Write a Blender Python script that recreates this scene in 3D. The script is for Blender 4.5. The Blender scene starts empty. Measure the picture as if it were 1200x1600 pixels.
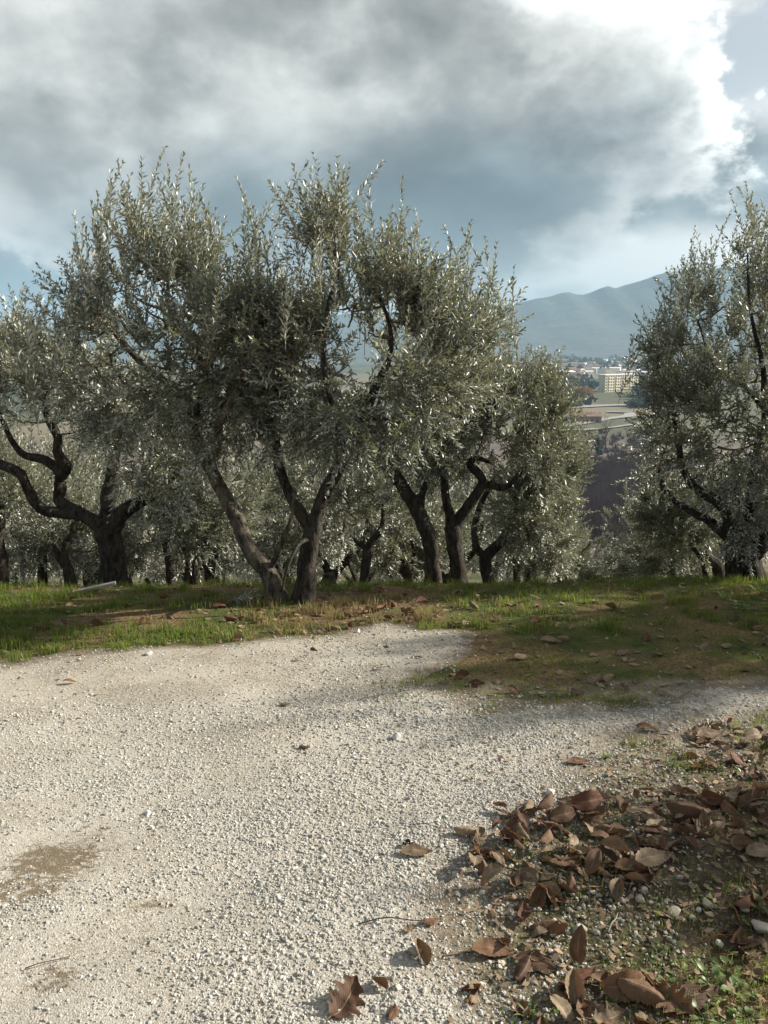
import bpy, math, random
import numpy as np
from mathutils import Vector, Matrix, Euler

R = math.radians
rng = np.random.default_rng(7)
random.seed(7)
S = bpy.context.scene
COL = S.collection

# ------------------------------------------------------------------ camera
W0, H0, F = 1200.0, 1600.0, 1270.0          # photograph size and focal length in its pixels
CAM = np.array([0.0, 0.0, 1.65])
PITCH = math.atan((800 - 540) / F)           # camera looks down a little
cam = bpy.data.cameras.new('camera')
cam.sensor_fit = 'VERTICAL'
cam.angle = 2 * math.atan(800 / F)
cam.clip_start, cam.clip_end = 0.05, 40000
camo = bpy.data.objects.new('camera', cam); COL.objects.link(camo)
camo.location = CAM
camo.rotation_euler = (R(90) - PITCH, 0, 0)
S.camera = camo

# ------------------------------------------------------------------ sun, sky, exposure
SUN_AZ, SUN_EL = R(75), R(26)                # azimuth to the right of the view direction (+Y)
SUND = Vector((math.sin(SUN_AZ) * math.cos(SUN_EL), math.cos(SUN_AZ) * math.cos(SUN_EL), math.sin(SUN_EL)))
sl = bpy.data.lights.new('sun', 'SUN'); sl.energy = 5.0; sl.angle = R(0.55); sl.color = (1.0, 0.93, 0.82)
so = bpy.data.objects.new('sun', sl); COL.objects.link(so)
so.rotation_euler = SUND.to_track_quat('Z', 'Y').to_euler()
so.location = (30, 12, 20)
S.view_settings.view_transform = 'Standard'
S.view_settings.look = 'None'
S.view_settings.exposure = 1.38
S.view_settings.gamma = 1.0
S.view_settings.use_curve_mapping = False
S.cycles.max_bounces = 6; S.cycles.diffuse_bounces = 3; S.cycles.glossy_bounces = 2
S.cycles.transmission_bounces = 4; S.cycles.transparent_max_bounces = 8; S.cycles.volume_bounces = 0
S.cycles.use_denoising = True
S.cycles.sample_clamp_indirect = 6.0


class NT:
    """small helper to wire node trees"""
    def __init__(s, tree):
        s.t = tree; s.n = tree.nodes; s.l = tree.links
    def node(s, typ, **kw):
        n = s.n.new(typ)
        for k, v in kw.items(): setattr(n, k, v)
        return n
    def put(s, sock, v):
        if v is None: return
        if isinstance(v, bpy.types.NodeSocket): s.l.new(v, sock)
        else:
            if sock.type in ('RGBA',) and not hasattr(v, '__len__'): v = (v, v, v, 1)
            if sock.type == 'RGBA' and len(v) == 3: v = (*v, 1)
            sock.default_value = v
    def math(s, op, a, b=None, c=None, clamp=False):
        n = s.node('ShaderNodeMath', operation=op); n.use_clamp = clamp
        s.put(n.inputs[0], a); s.put(n.inputs[1], b); s.put(n.inputs[2], c)
        return n.outputs[0]
    def vmath(s, op, a, b=None):
        n = s.node('ShaderNodeVectorMath', operation=op)
        s.put(n.inputs[0], a); s.put(n.inputs[1], b)
        return n.outputs['Value'] if op in ('DOT_PRODUCT', 'LENGTH', 'DISTANCE') else n.outputs[0]
    def mix(s, f, a, b, blend='MIX'):
        n = s.node('ShaderNodeMix', data_type='RGBA', blend_type=blend); n.clamp_factor = True
        s.put(n.inputs[0], f); s.put(n.inputs[6], a); s.put(n.inputs[7], b)
        return n.outputs[2]
    def ramp(s, v, a, b, lo=0.0, hi=1.0, smooth=True):
        n = s.node('ShaderNodeMapRange'); n.interpolation_type = 'SMOOTHSTEP' if smooth else 'LINEAR'
        for i, x in enumerate((v, a, b, lo, hi)): s.put(n.inputs[i], x)
        return n.outputs[0]
    def noise(s, vec, scale=5, detail=4, rough=0.5, dist=0.0, w=None):
        n = s.node('ShaderNodeTexNoise')
        s.put(n.inputs['Vector'], vec); n.inputs['Scale'].default_value = scale
        n.inputs['Detail'].default_value = detail; n.inputs['Roughness'].default_value = rough
        n.inputs['Distortion'].default_value = dist
        return n.outputs['Fac']


def px_ray(px, py):
    a, b = (px - 600) / F, (800 - py) / F
    c, s = math.cos(PITCH), math.sin(PITCH)
    d = np.array([a, c + b * s, -s + b * c])
    return d / np.linalg.norm(d)


def az_el(px, py):
    d = px_ray(px, py)
    return math.atan2(d[0], d[1]), math.asin(d[2])


world = bpy.data.worlds.new('World'); S.world = world
world.use_nodes = True
wt = NT(world.node_tree)
for n in list(wt.n): wt.n.remove(n)
sky = wt.node('ShaderNodeTexSky', sky_type='NISHITA')
sky.sun_disc = False; sky.sun_elevation = SUN_EL; sky.sun_rotation = SUN_AZ
sky.air_density = 1.0; sky.dust_density = 2.0; sky.ozone_density = 1.0
tc = wt.node('ShaderNodeTexCoord').outputs['Generated']
sp = wt.node('ShaderNodeSeparateXYZ'); wt.put(sp.inputs[0], tc)
U = wt.math('ARCTAN2', sp.outputs[0], sp.outputs[1])
V = wt.math('ARCSINE', sp.outputs[2])
stretch = wt.vmath('MULTIPLY', tc, (1.0, 1.0, 1.45))
nbig = wt.noise(stretch, 5.2, 10, 0.55, 0.12)
nfine = wt.noise(stretch, 15.0, 9, 0.58, 0.1)
nmid = wt.noise(wt.vmath('ADD', stretch, (3.3, 1.1, 0.4)), 6.0, 10, 0.54, 0.1)
off = wt.vmath('ADD', stretch, (0.028 * SUND.x, 0.028 * SUND.y, 0.05))
nbig2 = wt.noise(off, 5.2, 10, 0.55, 0.12)
relief = wt.math('SUBTRACT', nbig, nbig2)
off2 = wt.vmath('ADD', stretch, (0.012 * SUND.x, 0.012 * SUND.y, 0.022))
nfine2 = wt.noise(off2, 15.0, 9, 0.58, 0.1)
relief2 = wt.math('SUBTRACT', nfine, nfine2)


def blob(px, py, rx, ry, tilt=0.0):
    """1 at a cloud's heart, 0 on its elliptic rim, negative outside (in azimuth and elevation)"""
    u0, v0 = az_el(px, py)
    du = wt.math('SUBTRACT', U, u0); dv = wt.math('SUBTRACT', V, v0)
    c, s = math.cos(tilt), math.sin(tilt)
    a = wt.math('ADD', wt.math('MULTIPLY', du, c), wt.math('MULTIPLY', dv, s))
    b = wt.math('SUBTRACT', wt.math('MULTIPLY', dv, c), wt.math('MULTIPLY', du, s))
    a = wt.math('DIVIDE', a, rx / F); b = wt.math('DIVIDE', b, ry / F)
    r = wt.math('SQRT', wt.math('ADD', wt.math('MULTIPLY', a, a), wt.math('MULTIPLY', b, b)))
    return wt.math('SUBTRACT', 1.0, r)


def addn(*a):
    r = a[0]
    for x in a[1:]: r = wt.math('ADD', r, x)
    return r


warp = wt.math('MULTIPLY', wt.math('SUBTRACT', nbig, 0.5), 0.85)
warpf = wt.math('MULTIPLY', wt.math('SUBTRACT', nfine, 0.5), 0.42)
big = addn(blob(485, 218, 615, 238), warp, warpf)
low = addn(blob(-120, 440, 400, 95), warp, warpf)
tail = addn(blob(980, 285, 430, 105, 0.06), warp, warpf)
small = addn(blob(850, 462, 120, 30), wt.math('MULTIPLY', warp, 0.8), wt.math('MULTIPLY', warpf, 1.6))
rest = wt.math('MULTIPLY', wt.math('SUBTRACT', addn(nbig, wt.math('MULTIPLY', warpf, 0.5), wt.ramp(V, 0.02, 0.16, -0.10, 0.0)), 0.50), 2.4)
sunk = wt.vmath('DOT_PRODUCT', tc, tuple(SUND))
sunk = wt.ramp(sunk, 0.22, 0.80)                       # nearer the sun the clouds' edges burn out
# blue sky with a thin bright veil towards the horizon and the sun
veil = wt.ramp(V, 0.02, 0.30, 0.95, 0.28)
skyc = wt.node('ShaderNodeVectorMath', operation='SCALE'); wt.put(skyc.inputs[0], sky.outputs[0]); skyc.inputs['Scale'].default_value = 0.085
hz = wt.mix(sunk, (0.98, 1.00, 0.98), (1.65, 1.65, 1.58))
bg = wt.mix(veil, skyc.outputs[0], hz)


def cloud(bgcol, dens, soft, dark, mid, white, depth, gain=1.0, rim=None):
    m = wt.ramp(dens, -0.02, soft)
    t = wt.ramp(dens, 0.0, depth)
    edge = wt.mix(wt.math('MULTIPLY', sunk, rim) if rim is not None else sunk, mid, white)
    lump = wt.ramp(nmid, 0.36, 0.64, 0.70, 1.45)
    vs = wt.node('ShaderNodeVectorMath', operation='SCALE'); wt.put(vs.inputs[0], dark); wt.put(vs.inputs['Scale'], lump); dark = vs.outputs[0]
    col = wt.mix(t, edge, dark)
    lit = wt.math('MULTIPLY', relief, 4.0 * gain)
    lit = wt.math('ADD', lit, wt.math('MULTIPLY', relief2, 1.3 * gain))
    lit = wt.math('ADD', wt.math('MULTIPLY', lit, wt.ramp(sunk, 0, 1, 0.45, 1.0)), 1.0)
    lit = wt.ramp(lit, 0.3, 1.9, 0.52, 1.65, False)
    v = wt.node('ShaderNodeVectorMath', operation='SCALE'); wt.put(v.inputs[0], col); wt.put(v.inputs['Scale'], lit)
    return wt.mix(m, bgcol, v.outputs[0])


c1 = cloud(bg, rest, 0.35, (0.36, 0.39, 0.39), (0.66, 0.68, 0.68), (1.3, 1.3, 1.27), 0.6)
c2 = cloud(c1, small, 0.30, (0.72, 0.76, 0.76), (1.0, 1.02, 1.0), (1.3, 1.3, 1.28), 1.2)
c3 = cloud(c2, low, 0.4, (0.17, 0.24, 0.275), (0.60, 0.65, 0.66), (1.0, 1.0, 0.98), 0.8)
c3 = cloud(c3, tail, 0.40, (0.30, 0.35, 0.37), (0.75, 0.78, 0.77), (1.3, 1.3, 1.27), 0.55, 1.2)
belly = wt.ramp(addn(blob(660, 315, 520, 105, 0.10), wt.math('MULTIPLY', warp, 1.6)), -0.45, 0.75)
darkc = wt.mix(belly, (0.54, 0.54, 0.515), (0.165, 0.205, 0.225))
c4 = cloud(c3, big, 0.08, darkc, (0.82, 0.83, 0.81), (2.1, 2.1, 2.06), 0.26, 1.25, wt.ramp(V, az_el(600, 330)[1], az_el(600, 190)[1], 0.12, 1.0))
lowf = wt.ramp(V, -0.03, 0.0)
skyfinal = wt.mix(lowf, (0.20, 0.21, 0.20), c4)
bgn = wt.node('ShaderNodeBackground'); wt.put(bgn.inputs[0], skyfinal); bgn.inputs[1].default_value = 0.367
wo = wt.node('ShaderNodeOutputWorld'); wt.l.new(bgn.outputs[0], wo.inputs[0])
world.cycles.sampling_method = 'MANUAL'; world.cycles.sample_map_resolution = 512

# ------------------------------------------------------------------ numeric helpers


def _hash(ix, iy, seed):
    h = (ix.astype(np.int64) * 374761393 + iy.astype(np.int64) * 668265263 + seed * 974711) & 0xFFFFFFFF
    h = ((h ^ (h >> 13)) * 1274126177) & 0xFFFFFFFF
    return ((h ^ (h >> 16)) & 0xFFFF) / 65535.0


def vnoise(x, y, seed=0):
    x = np.asarray(x, float); y = np.asarray(y, float)
    ix, iy = np.floor(x), np.floor(y); fx, fy = x - ix, y - iy
    fx = fx * fx * (3 - 2 * fx); fy = fy * fy * (3 - 2 * fy)
    a, b = _hash(ix, iy, seed), _hash(ix + 1, iy, seed)
    c, d = _hash(ix, iy + 1, seed), _hash(ix + 1, iy + 1, seed)
    return (a * (1 - fx) + b * fx) * (1 - fy) + (c * (1 - fx) + d * fx) * fy


def fbm(x, y, seed=0, oct=4):
    s = 0; a = 0.5
    for k in range(oct):
        s = s + a * vnoise(x * 2 ** k, y * 2 ** k, seed + k); a *= 0.5
    return s


PY = [-500, -30, -5, 3.0, 5.0, 6.1, 6.6, 8.0, 10, 14, 20, 40, 80, 150, 250, 400, 600, 850, 2500, 9000, 12000]
PZ = [3, 0.5, 0.0, 0.0, -0.07, -0.17, -0.32, -1.05, -1.85, -3.3, -5.2, -10.6, -19.0, -29, -36.5, -44, -48.5, -50, -54, -56, -56]
_ty = np.arange(-20, 60, 0.05)
_k = np.exp(-0.5 * (np.arange(-20, 21) * 0.05 / 0.22) ** 2); _k /= _k.sum()
_tz = np.convolve(np.interp(np.concatenate([np.arange(-21, -20, 0.05), _ty, np.arange(60, 61, 0.05)]), PY, PZ), _k, 'same')[20:20 + len(_ty)]


def T(x, y):
    x = np.asarray(x, float); y = np.asarray(y, float)
    z = np.where((y > -19) & (y < 59), np.interp(y, _ty, _tz), np.interp(y, PY, PZ))
    z = z + 0.010 * np.clip(x, -15, 15) * (y > 0) * np.clip(y / 4, 0, 1)
    z = z + 0.045 * (fbm(x * 0.9 + 3, y * 0.9, 11, 3) - 0.45) * np.clip(1.2 - np.abs(y) / 40, 0.2, 1)
    bank = np.clip((y - 4.3) / 0.5, 0, 1) * np.clip((7 - y) / 0.5, 0, 1)
    z = z + bank * 0.05 * (fbm(x * 2.5, y * 2.5, 5, 3) - 0.4)
    heap = np.exp(-(((x - 0.95) / 0.55) ** 2 + ((y - 2.35) / 0.5) ** 2))
    z = z + 0.035 * heap
    far = np.clip((y - 60) / 150, 0, 1) * np.clip((700 - y) / 200, 0, 1)
    z = z + far * 5.0 * (fbm(x / 60.0 + 9, y / 60.0, 23, 4) - 0.47)
    return z


def gp(px, py):
    """the point of the ground seen at a pixel of the photograph"""
    d = px_ray(px, py)
    t = np.geomspace(0.8, 12000, 6000)
    P = CAM[None] + t[:, None] * d[None]
    s = P[:, 2] - T(P[:, 0], P[:, 1])
    i = np.argmax(s < 0)
    if s[i] >= 0: i = len(t) - 1
    f = s[i - 1] / (s[i - 1] - s[i] + 1e-12)
    return P[i - 1] + f * (P[i] - P[i - 1])


def at(px, py, Y):
    d = px_ray(px, py)
    return CAM + d * (Y / d[1])


def nrm(v):
    return v / (np.linalg.norm(v, axis=-1, keepdims=True) + 1e-12)


# ------------------------------------------------------------------ object helpers


def make_mesh(name, verts, faces, mats=(), smooth=False, attrs=None, midx=None):
    """verts (N,3); faces (M,3) or (M,4) int array, or a list of index tuples"""
    me = bpy.data.meshes.new(name)
    verts = np.asarray(verts, np.float32)
    if isinstance(faces, np.ndarray):
        k = faces.shape[1]
        me.vertices.add(len(verts)); me.vertices.foreach_set('co', verts.ravel())
        me.loops.add(faces.size); me.loops.foreach_set('vertex_index', faces.astype(np.int32).ravel())
        me.polygons.add(len(faces))
        me.polygons.foreach_set('loop_start', np.arange(0, faces.size, k, dtype=np.int32))
        me.polygons.foreach_set('loop_total', np.full(len(faces), k, np.int32))
        me.update(calc_edges=True)
    else:
        me.from_pydata([tuple(v) for v in verts], [], [tuple(f) for f in faces]); me.update()
    for m in mats: me.materials.append(m)
    if midx is not None: me.polygons.foreach_set('material_index', np.asarray(midx, np.int32))
    if smooth: me.polygons.foreach_set('use_smooth', np.ones(len(me.polygons), bool))
    for k, a in (attrs or {}).items():
        a = np.asarray(a, np.float32)
        if a.ndim == 1:
            at_ = me.attributes.new(k, 'FLOAT', 'POINT'); at_.data.foreach_set('value', a)
        else:
            at_ = me.attributes.new(k, 'FLOAT_VECTOR', 'POINT'); at_.data.foreach_set('vector', a.ravel())
    me.validate()
    return me


def obj(name, me, parent=None, loc=(0, 0, 0), rot=None, scale=None):
    o = bpy.data.objects.new(name, me); COL.objects.link(o)
    o.location = loc
    if rot is not None: o.rotation_euler = rot
    if scale is not None: o.scale = scale if hasattr(scale, '__len__') else (scale,) * 3
    if parent: o.parent = parent
    return o


def tag(o, label=None, cat=None, group=None, kind=None):
    if label: o['label'] = label
    if cat: o['category'] = cat
    if group: o['group'] = group
    if kind: o['kind'] = kind
    return o


def mat(name):
    m = bpy.data.materials.new(name); m.use_nodes = True
    t = NT(m.node_tree)
    b = t.n.get('Principled BSDF')
    return m, t, b


def attr(t, name, what='Fac'):
    n = t.node('ShaderNodeAttribute'); n.attribute_name = name
    return n.outputs[what]


def gpos(t):
    return t.node('ShaderNodeNewGeometry').outputs['Position']


def bump(t, b, h, strength, dist):
    n = t.node('ShaderNodeBump'); n.inputs['Strength'].default_value = strength; n.inputs['Distance'].default_value = dist
    t.put(n.inputs['Height'], h); t.l.new(n.outputs[0], b.inputs['Normal'])


# ------------------------------------------------------------------ materials


def plain(name, col, rough=0.8, nscale=8, var=0.3, bumpd=0.0, bscale=40):
    m, t, b = mat(name)
    p = t.node('ShaderNodeTexCoord').outputs['Object']
    n = t.noise(p, nscale, 5, 0.6)
    c = t.mix(t.ramp(n, 0.3, 0.7), tuple(x * (1 - var) for x in col), tuple(min(1, x * (1 + var)) for x in col))
    t.put(b.inputs['Base Color'], c); b.inputs['Roughness'].default_value = rough
    b.inputs['Specular IOR Level'].default_value = 0.25
    if bumpd: bump(t, b, t.noise(p, bscale, 6, 0.65), 1.0, bumpd)
    return m


def mat_leaf(name, top, under, trans=0.22, tcol=None, rough=0.42, spec=0.5):
    m, t, b = mat(name)
    g = t.node('ShaderNodeNewGeometry')
    tint = attr(t, 'tint')
    c = t.mix(g.outputs['Backfacing'], top, under)
    k = t.ramp(tint, 0, 1, 0.62, 1.38, False)
    v = t.node('ShaderNodeVectorMath', operation='SCALE'); t.put(v.inputs[0], c); t.put(v.inputs['Scale'], k)
    t.put(b.inputs['Base Color'], v.outputs[0]); b.inputs['Roughness'].default_value = rough
    b.inputs['Specular IOR Level'].default_value = spec
    tr = t.node('ShaderNodeBsdfTranslucent'); t.put(tr.inputs[0], tcol or top)
    mx = t.node('ShaderNodeMixShader'); mx.inputs[0].default_value = trans
    t.l.new(b.outputs[0], mx.inputs[1]); t.l.new(tr.outputs[0], mx.inputs[2])
    out = t.n.get('Material Output'); t.l.new(mx.outputs[0], out.inputs[0])
    return m


M_OLIVE = mat_leaf('olive_leaf', (0.098, 0.104, 0.072), (0.52, 0.525, 0.46), 0.22, (0.24, 0.25, 0.11), 0.40, 0.6)
M_GRASS = None


def mat_bark(name, col, lich):
    m, t, b = mat(name)
    p = t.node('ShaderNodeTexCoord').outputs['Object']
    ps = t.vmath('MULTIPLY', p, (1, 1, 0.35))
    n1 = t.noise(ps, 28, 7, 0.68, 0.6); n2 = t.noise(p, 5, 4, 0.6)
    c = t.mix(t.ramp(n1, 0.35, 0.68), tuple(x * 0.30 for x in col), tuple(x * 1.5 for x in col))
    c = t.mix(t.math('MULTIPLY', t.ramp(n2, 0.52, 0.68), 0.6), c, lich)
    t.put(b.inputs['Base Color'], c); b.inputs['Roughness'].default_value = 0.92
    b.inputs['Specular IOR Level'].default_value = 0.15
    bump(t, b, n1, 1.0, 0.045)
    return m


M_BARK = mat_bark('olive_bark', (0.115, 0.097, 0.076), (0.15, 0.148, 0.10))
M_BARKDARK = mat_bark('dark_bark', (0.060, 0.050, 0.041), (0.075, 0.075, 0.055))
M_TWIG = plain('twig_bark', (0.13, 0.11, 0.08), 0.85, 20, 0.3)
M_SHOOT = plain('shoot_bark', (0.24, 0.24, 0.18), 0.7, 20, 0.2)


def mat_ground():
    m, t, b = mat('ground_earth')
    p = gpos(t)
    s = t.node('ShaderNodeSeparateXYZ'); t.put(s.inputs[0], p)
    y = s.outputs[1]
    n1 = t.noise(p, 1.3, 6, 0.6); n2 = t.noise(p, 9, 6, 0.65); n3 = t.noise(p, 60, 4, 0.6)
    soil = t.mix(t.ramp(n2, 0.35, 0.7), (0.038, 0.028, 0.019), (0.095, 0.072, 0.048))
    soil = t.mix(t.ramp(n3, 0.56, 0.72), soil, (0.22, 0.19, 0.14))
    turf = t.mix(t.ramp(n2, 0.3, 0.7), (0.040, 0.055, 0.016), (0.095, 0.100, 0.032))
    dry = t.mix(t.ramp(n3, 0.3, 0.7), (0.10, 0.062, 0.032), (0.22, 0.155, 0.08))
    turf = t.mix(t.ramp(n1, 0.44, 0.60), turf, dry)
    soil = t.mix(t.math('MULTIPLY', attr(t, 'grit'), t.ramp(n2, 0.30, 0.62)), soil, (0.26, 0.225, 0.165))
    near = t.mix(attr(t, 'turf'), soil, turf)
    # the far hillside and the plain
    f1 = t.noise(p, 0.045, 6, 0.62); f2 = t.noise(p, 0.35, 5, 0.6)
    scrub = t.mix(t.ramp(f2, 0.35, 0.65), (0.075, 0.058, 0.058), (0.150, 0.120, 0.108))
    scrub = t.mix(t.ramp(f1, 0.52, 0.62), scrub, (0.19, 0.16, 0.115))
    slope = t.mix(t.ramp(f2, 0.35, 0.65), (0.050, 0.060, 0.025), (0.11, 0.10, 0.05))
    c = t.mix(t.ramp(y, 7, 14), near, slope)
    c = t.mix(t.ramp(y, 45, 75), c, scrub)
    vn = t.node('ShaderNodeTexVoronoi'); t.put(vn.inputs['Vector'], t.vmath('MULTIPLY', p, (1 / 150, 1 / 230, 0)))
    vn.inputs['Scale'].default_value = 1.0
    sv = t.node('ShaderNodeSeparateXYZ'); t.put(sv.inputs[0], vn.outputs['Color'])
    field = t.mix(t.ramp(sv.outputs[0], 0.2, 0.8), (0.085, 0.088, 0.05), (0.17, 0.145, 0.10))
    field = t.mix(t.ramp(sv.outputs[1], 0.55, 0.75), field, (0.055, 0.065, 0.045))
    c = t.mix(t.ramp(y, 330, 480), c, field)
    t.put(b.inputs['Base Color'], c); b.inputs['Roughness'].default_value = 0.95
    b.inputs['Specular IOR Level'].default_value = 0.1
    bump(t, b, t.math('ADD', t.math('MULTIPLY', n2, 0.6), n3), 0.8, 0.02)
    return m


def mat_track():
    m, t, b = mat('crushed_stone')
    p = gpos(t)
    n1 = t.noise(p, 2.2, 5, 0.6); n2 = t.noise(p, 26, 5, 0.7); n3 = t.noise(p, 170, 3, 0.6)
    n0 = t.noise(t.vmath('MULTIPLY', p, (0.55, 1.3, 1)), 1.6, 6, 0.62)
    c = t.mix(t.ramp(n1, 0.35, 0.65), (0.24, 0.212, 0.163), (0.345, 0.315, 0.262))
    c = t.mix(t.math('MULTIPLY', t.ramp(n0, 0.50, 0.66), 0.55), c, (0.205, 0.168, 0.115))
    c = t.mix(t.math('MULTIPLY', attr(t, 'dirt'), t.ramp(n2, 0.25, 0.6, 0.55, 1.0)), c, t.mix(t.ramp(n1, 0.4, 0.6), (0.205, 0.170, 0.118), (0.30, 0.262, 0.20)))
    vo = t.node('ShaderNodeTexVoronoi'); t.put(vo.inputs['Vector'], p); vo.inputs['Scale'].default_value = 190
    sv = t.node('ShaderNodeSeparateXYZ'); t.put(sv.inputs[0], vo.outputs['Color'])
    c = t.mix(t.math('MULTIPLY', t.ramp(sv.outputs[0], 0.2, 0.9), 0.5), c, (0.55, 0.53, 0.49))
    c = t.mix(t.math('MULTIPLY', t.ramp(n2, 0.55, 0.75), 0.35), c, (0.17, 0.145, 0.11))
    st = attr(t, 'stain')
    n5 = t.noise(t.vmath('MULTIPLY', p, (0.6, 1.5, 1)), 55, 5, 0.7)
    stn = t.ramp(t.math('ADD', st, t.math('MULTIPLY', t.math('ADD', t.math('SUBTRACT', n2, 0.5), t.math('SUBTRACT', n5, 0.5)), 2.4)), 0.45, 0.95)
    stn = t.math('MULTIPLY', t.math('MULTIPLY', stn, t.ramp(st, 0.03, 0.3)), 0.85)
    c = t.mix(stn, c, (0.120, 0.088, 0.048))
    ed = t.ramp(t.math('ADD', attr(t, 'edge'), t.math('MULTIPLY', t.math('SUBTRACT', n2, 0.5), 1.3)), 0.35, 0.95)
    c = t.mix(ed, c, t.mix(t.ramp(n3, 0.3, 0.7), (0.085, 0.066, 0.044), (0.20, 0.165, 0.115)))
    t.put(b.inputs['Base Color'], c); b.inputs['Roughness'].default_value = 0.95
    b.inputs['Specular IOR Level'].default_value = 0.15
    hgt = t.math('ADD', t.math('MULTIPLY', vo.outputs['Distance'], -0.35), t.math('ADD', t.math('MULTIPLY', n2, 0.8), t.math('MULTIPLY', n3, 0.5)))
    bump(t, b, hgt, 0.7, 0.006)
    return m


def mat_stone(name, lo, hi, dust):
    m, t, b = mat(name)
    oi = t.node('ShaderNodeObjectInfo').outputs['Random']
    p = t.node('ShaderNodeTexCoord').outputs['Object']
    n = t.noise(p, 1.7, 4, 0.6)
    c = t.mix(oi, lo, hi)
    c = t.mix(t.math('MULTIPLY', t.ramp(n, 0.45, 0.75), 0.55), c, dust)
    t.put(b.inputs['Base Color'], c); b.inputs['Roughness'].default_value = 0.75
    b.inputs['Specular IOR Level'].default_value = 0.3
    return m


M_GRAVEL = mat_stone('white_gravel', (0.225, 0.21, 0.178), (0.47, 0.46, 0.415), (0.24, 0.212, 0.165))
M_PEBBLE = mat_stone('pebble_stone', (0.20, 0.175, 0.13), (0.43, 0.39, 0.32), (0.19, 0.155, 0.105))


def mat_deadleaf(name, lo, hi, vein):
    m, t, b = mat(name)
    oi = t.node('ShaderNodeObjectInfo').outputs['Random']
    lc = t.node('ShaderNodeAttribute'); lc.attribute_name = 'leafuv'
    s = t.node('ShaderNodeSeparateXYZ'); t.put(s.inputs[0], lc.outputs['Vector'])
    u, v = s.outputs[0], t.math('ABSOLUTE', s.outputs[1])
    g = t.node('ShaderNodeNewGeometry')
    p = t.node('ShaderNodeTexCoord').outputs['Object']
    n = t.noise(p, 26, 5, 0.65); nb = t.noise(p, 140, 3, 0.6)
    c = t.mix(oi, lo, hi)
    c = t.mix(t.ramp(n, 0.35, 0.72), c, t.mix(0.55, c, (0.05, 0.026, 0.015)))
    ph = t.math('FRACT', t.math('SUBTRACT', t.math('MULTIPLY', u, 13.0), t.math('MULTIPLY', v, 5.0)))
    d = t.math('ABSOLUTE', t.math('SUBTRACT', ph, 0.5))
    side = t.ramp(d, 0.0, 0.14, 1.0, 0.0)
    mid = t.ramp(v, 0.03, 0.08, 1.0, 0.0)
    vn = t.math('MAXIMUM', mid, t.math('MULTIPLY', side, 0.55))
    c = t.mix(t.math('MULTIPLY', vn, 0.65), c, vein)
    c = t.mix(t.math('MULTIPLY', g.outputs['Backfacing'], 0.45), c, (0.26, 0.19, 0.125))
    t.put(b.inputs['Base Color'], c); b.inputs['Roughness'].default_value = 0.68
    b.inputs['Specular IOR Level'].default_value = 0.22
    bump(t, b, t.math('ADD', t.math('MULTIPLY', vn, -0.8), t.math('MULTIPLY', nb, 0.5)), 0.5, 0.003)
    tr = t.node('ShaderNodeBsdfTranslucent'); t.put(tr.inputs[0], (0.22, 0.10, 0.035))
    mx = t.node('ShaderNodeMixShader'); mx.inputs[0].default_value = 0.12
    t.l.new(b.outputs[0], mx.inputs[1]); t.l.new(tr.outputs[0], mx.inputs[2])
    t.l.new(mx.outputs[0], t.n.get('Material Output').inputs[0])
    return m


M_LEAF_BROWN = mat_deadleaf('dead_leaf_brown', (0.060, 0.031, 0.018), (0.175, 0.098, 0.052), (0.23, 0.17, 0.12))
M_LEAF_TAN = mat_deadleaf('dead_leaf_tan', (0.150, 0.108, 0.066), (0.27, 0.205, 0.135), (0.35, 0.27, 0.18))
M_LEAF_RED = mat_deadleaf('dead_leaf_red', (0.095, 0.040, 0.024), (0.15, 0.065, 0.036), (0.20, 0.11, 0.06))
M_LEAF_ORANGE = mat_deadleaf('dead_leaf_orange', (0.42, 0.13, 0.02), (0.50, 0.18, 0.03), (0.45, 0.2, 0.05))


def mat_blade():
    m, t, b = mat('grass_blade')
    tint = attr(t, 'tint'); dry = attr(t, 'dry')
    g = t.mix(tint, (0.044, 0.080, 0.013), (0.145, 0.190, 0.031))
    d = t.mix(tint, (0.17, 0.115, 0.055), (0.34, 0.265, 0.14))
    c = t.mix(dry, g, d)
    t.put(b.inputs['Base Color'], c); b.inputs['Roughness'].default_value = 0.5
    b.inputs['Specular IOR Level'].default_value = 0.35
    tr = t.node('ShaderNodeBsdfTranslucent'); t.put(tr.inputs[0], t.mix(dry, (0.20, 0.28, 0.03), (0.30, 0.22, 0.10)))
    mx = t.node('ShaderNodeMixShader'); mx.inputs[0].default_value = 0.4
    t.l.new(b.outputs[0], mx.inputs[1]); t.l.new(tr.outputs[0], mx.inputs[2])
    t.l.new(mx.outputs[0], t.n.get('Material Output').inputs[0])
    return m


M_BLADE = mat_blade()
M_WEED = mat_leaf('weed_leaf', (0.085, 0.145, 0.026), (0.12, 0.17, 0.06), 0.40, (0.26, 0.38, 0.04), 0.45, 0.4)

# ------------------------------------------------------------------ ground sheet


def axis(lo, hi, step, far_lo, far_hi, grow):
    a = list(np.arange(lo, hi + 1e-6, step)); s = step
    while a[-1] < far_hi: s *= grow; a.append(a[-1] + s)
    s = step
    b = [a[0]]
    while b[-1] > far_lo: s *= grow; b.append(b[-1] - s)
    return np.array(b[:0:-1] + a)


def grid(xs, ys):
    X, Y = np.meshgrid(xs, ys)
    nx, ny = len(xs), len(ys)
    i = np.arange(nx * ny).reshape(ny, nx)
    f = np.stack([i[:-1, :-1], i[:-1, 1:], i[1:, 1:], i[1:, :-1]], -1).reshape(-1, 4)
    return X.ravel(), Y.ravel(), f


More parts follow.
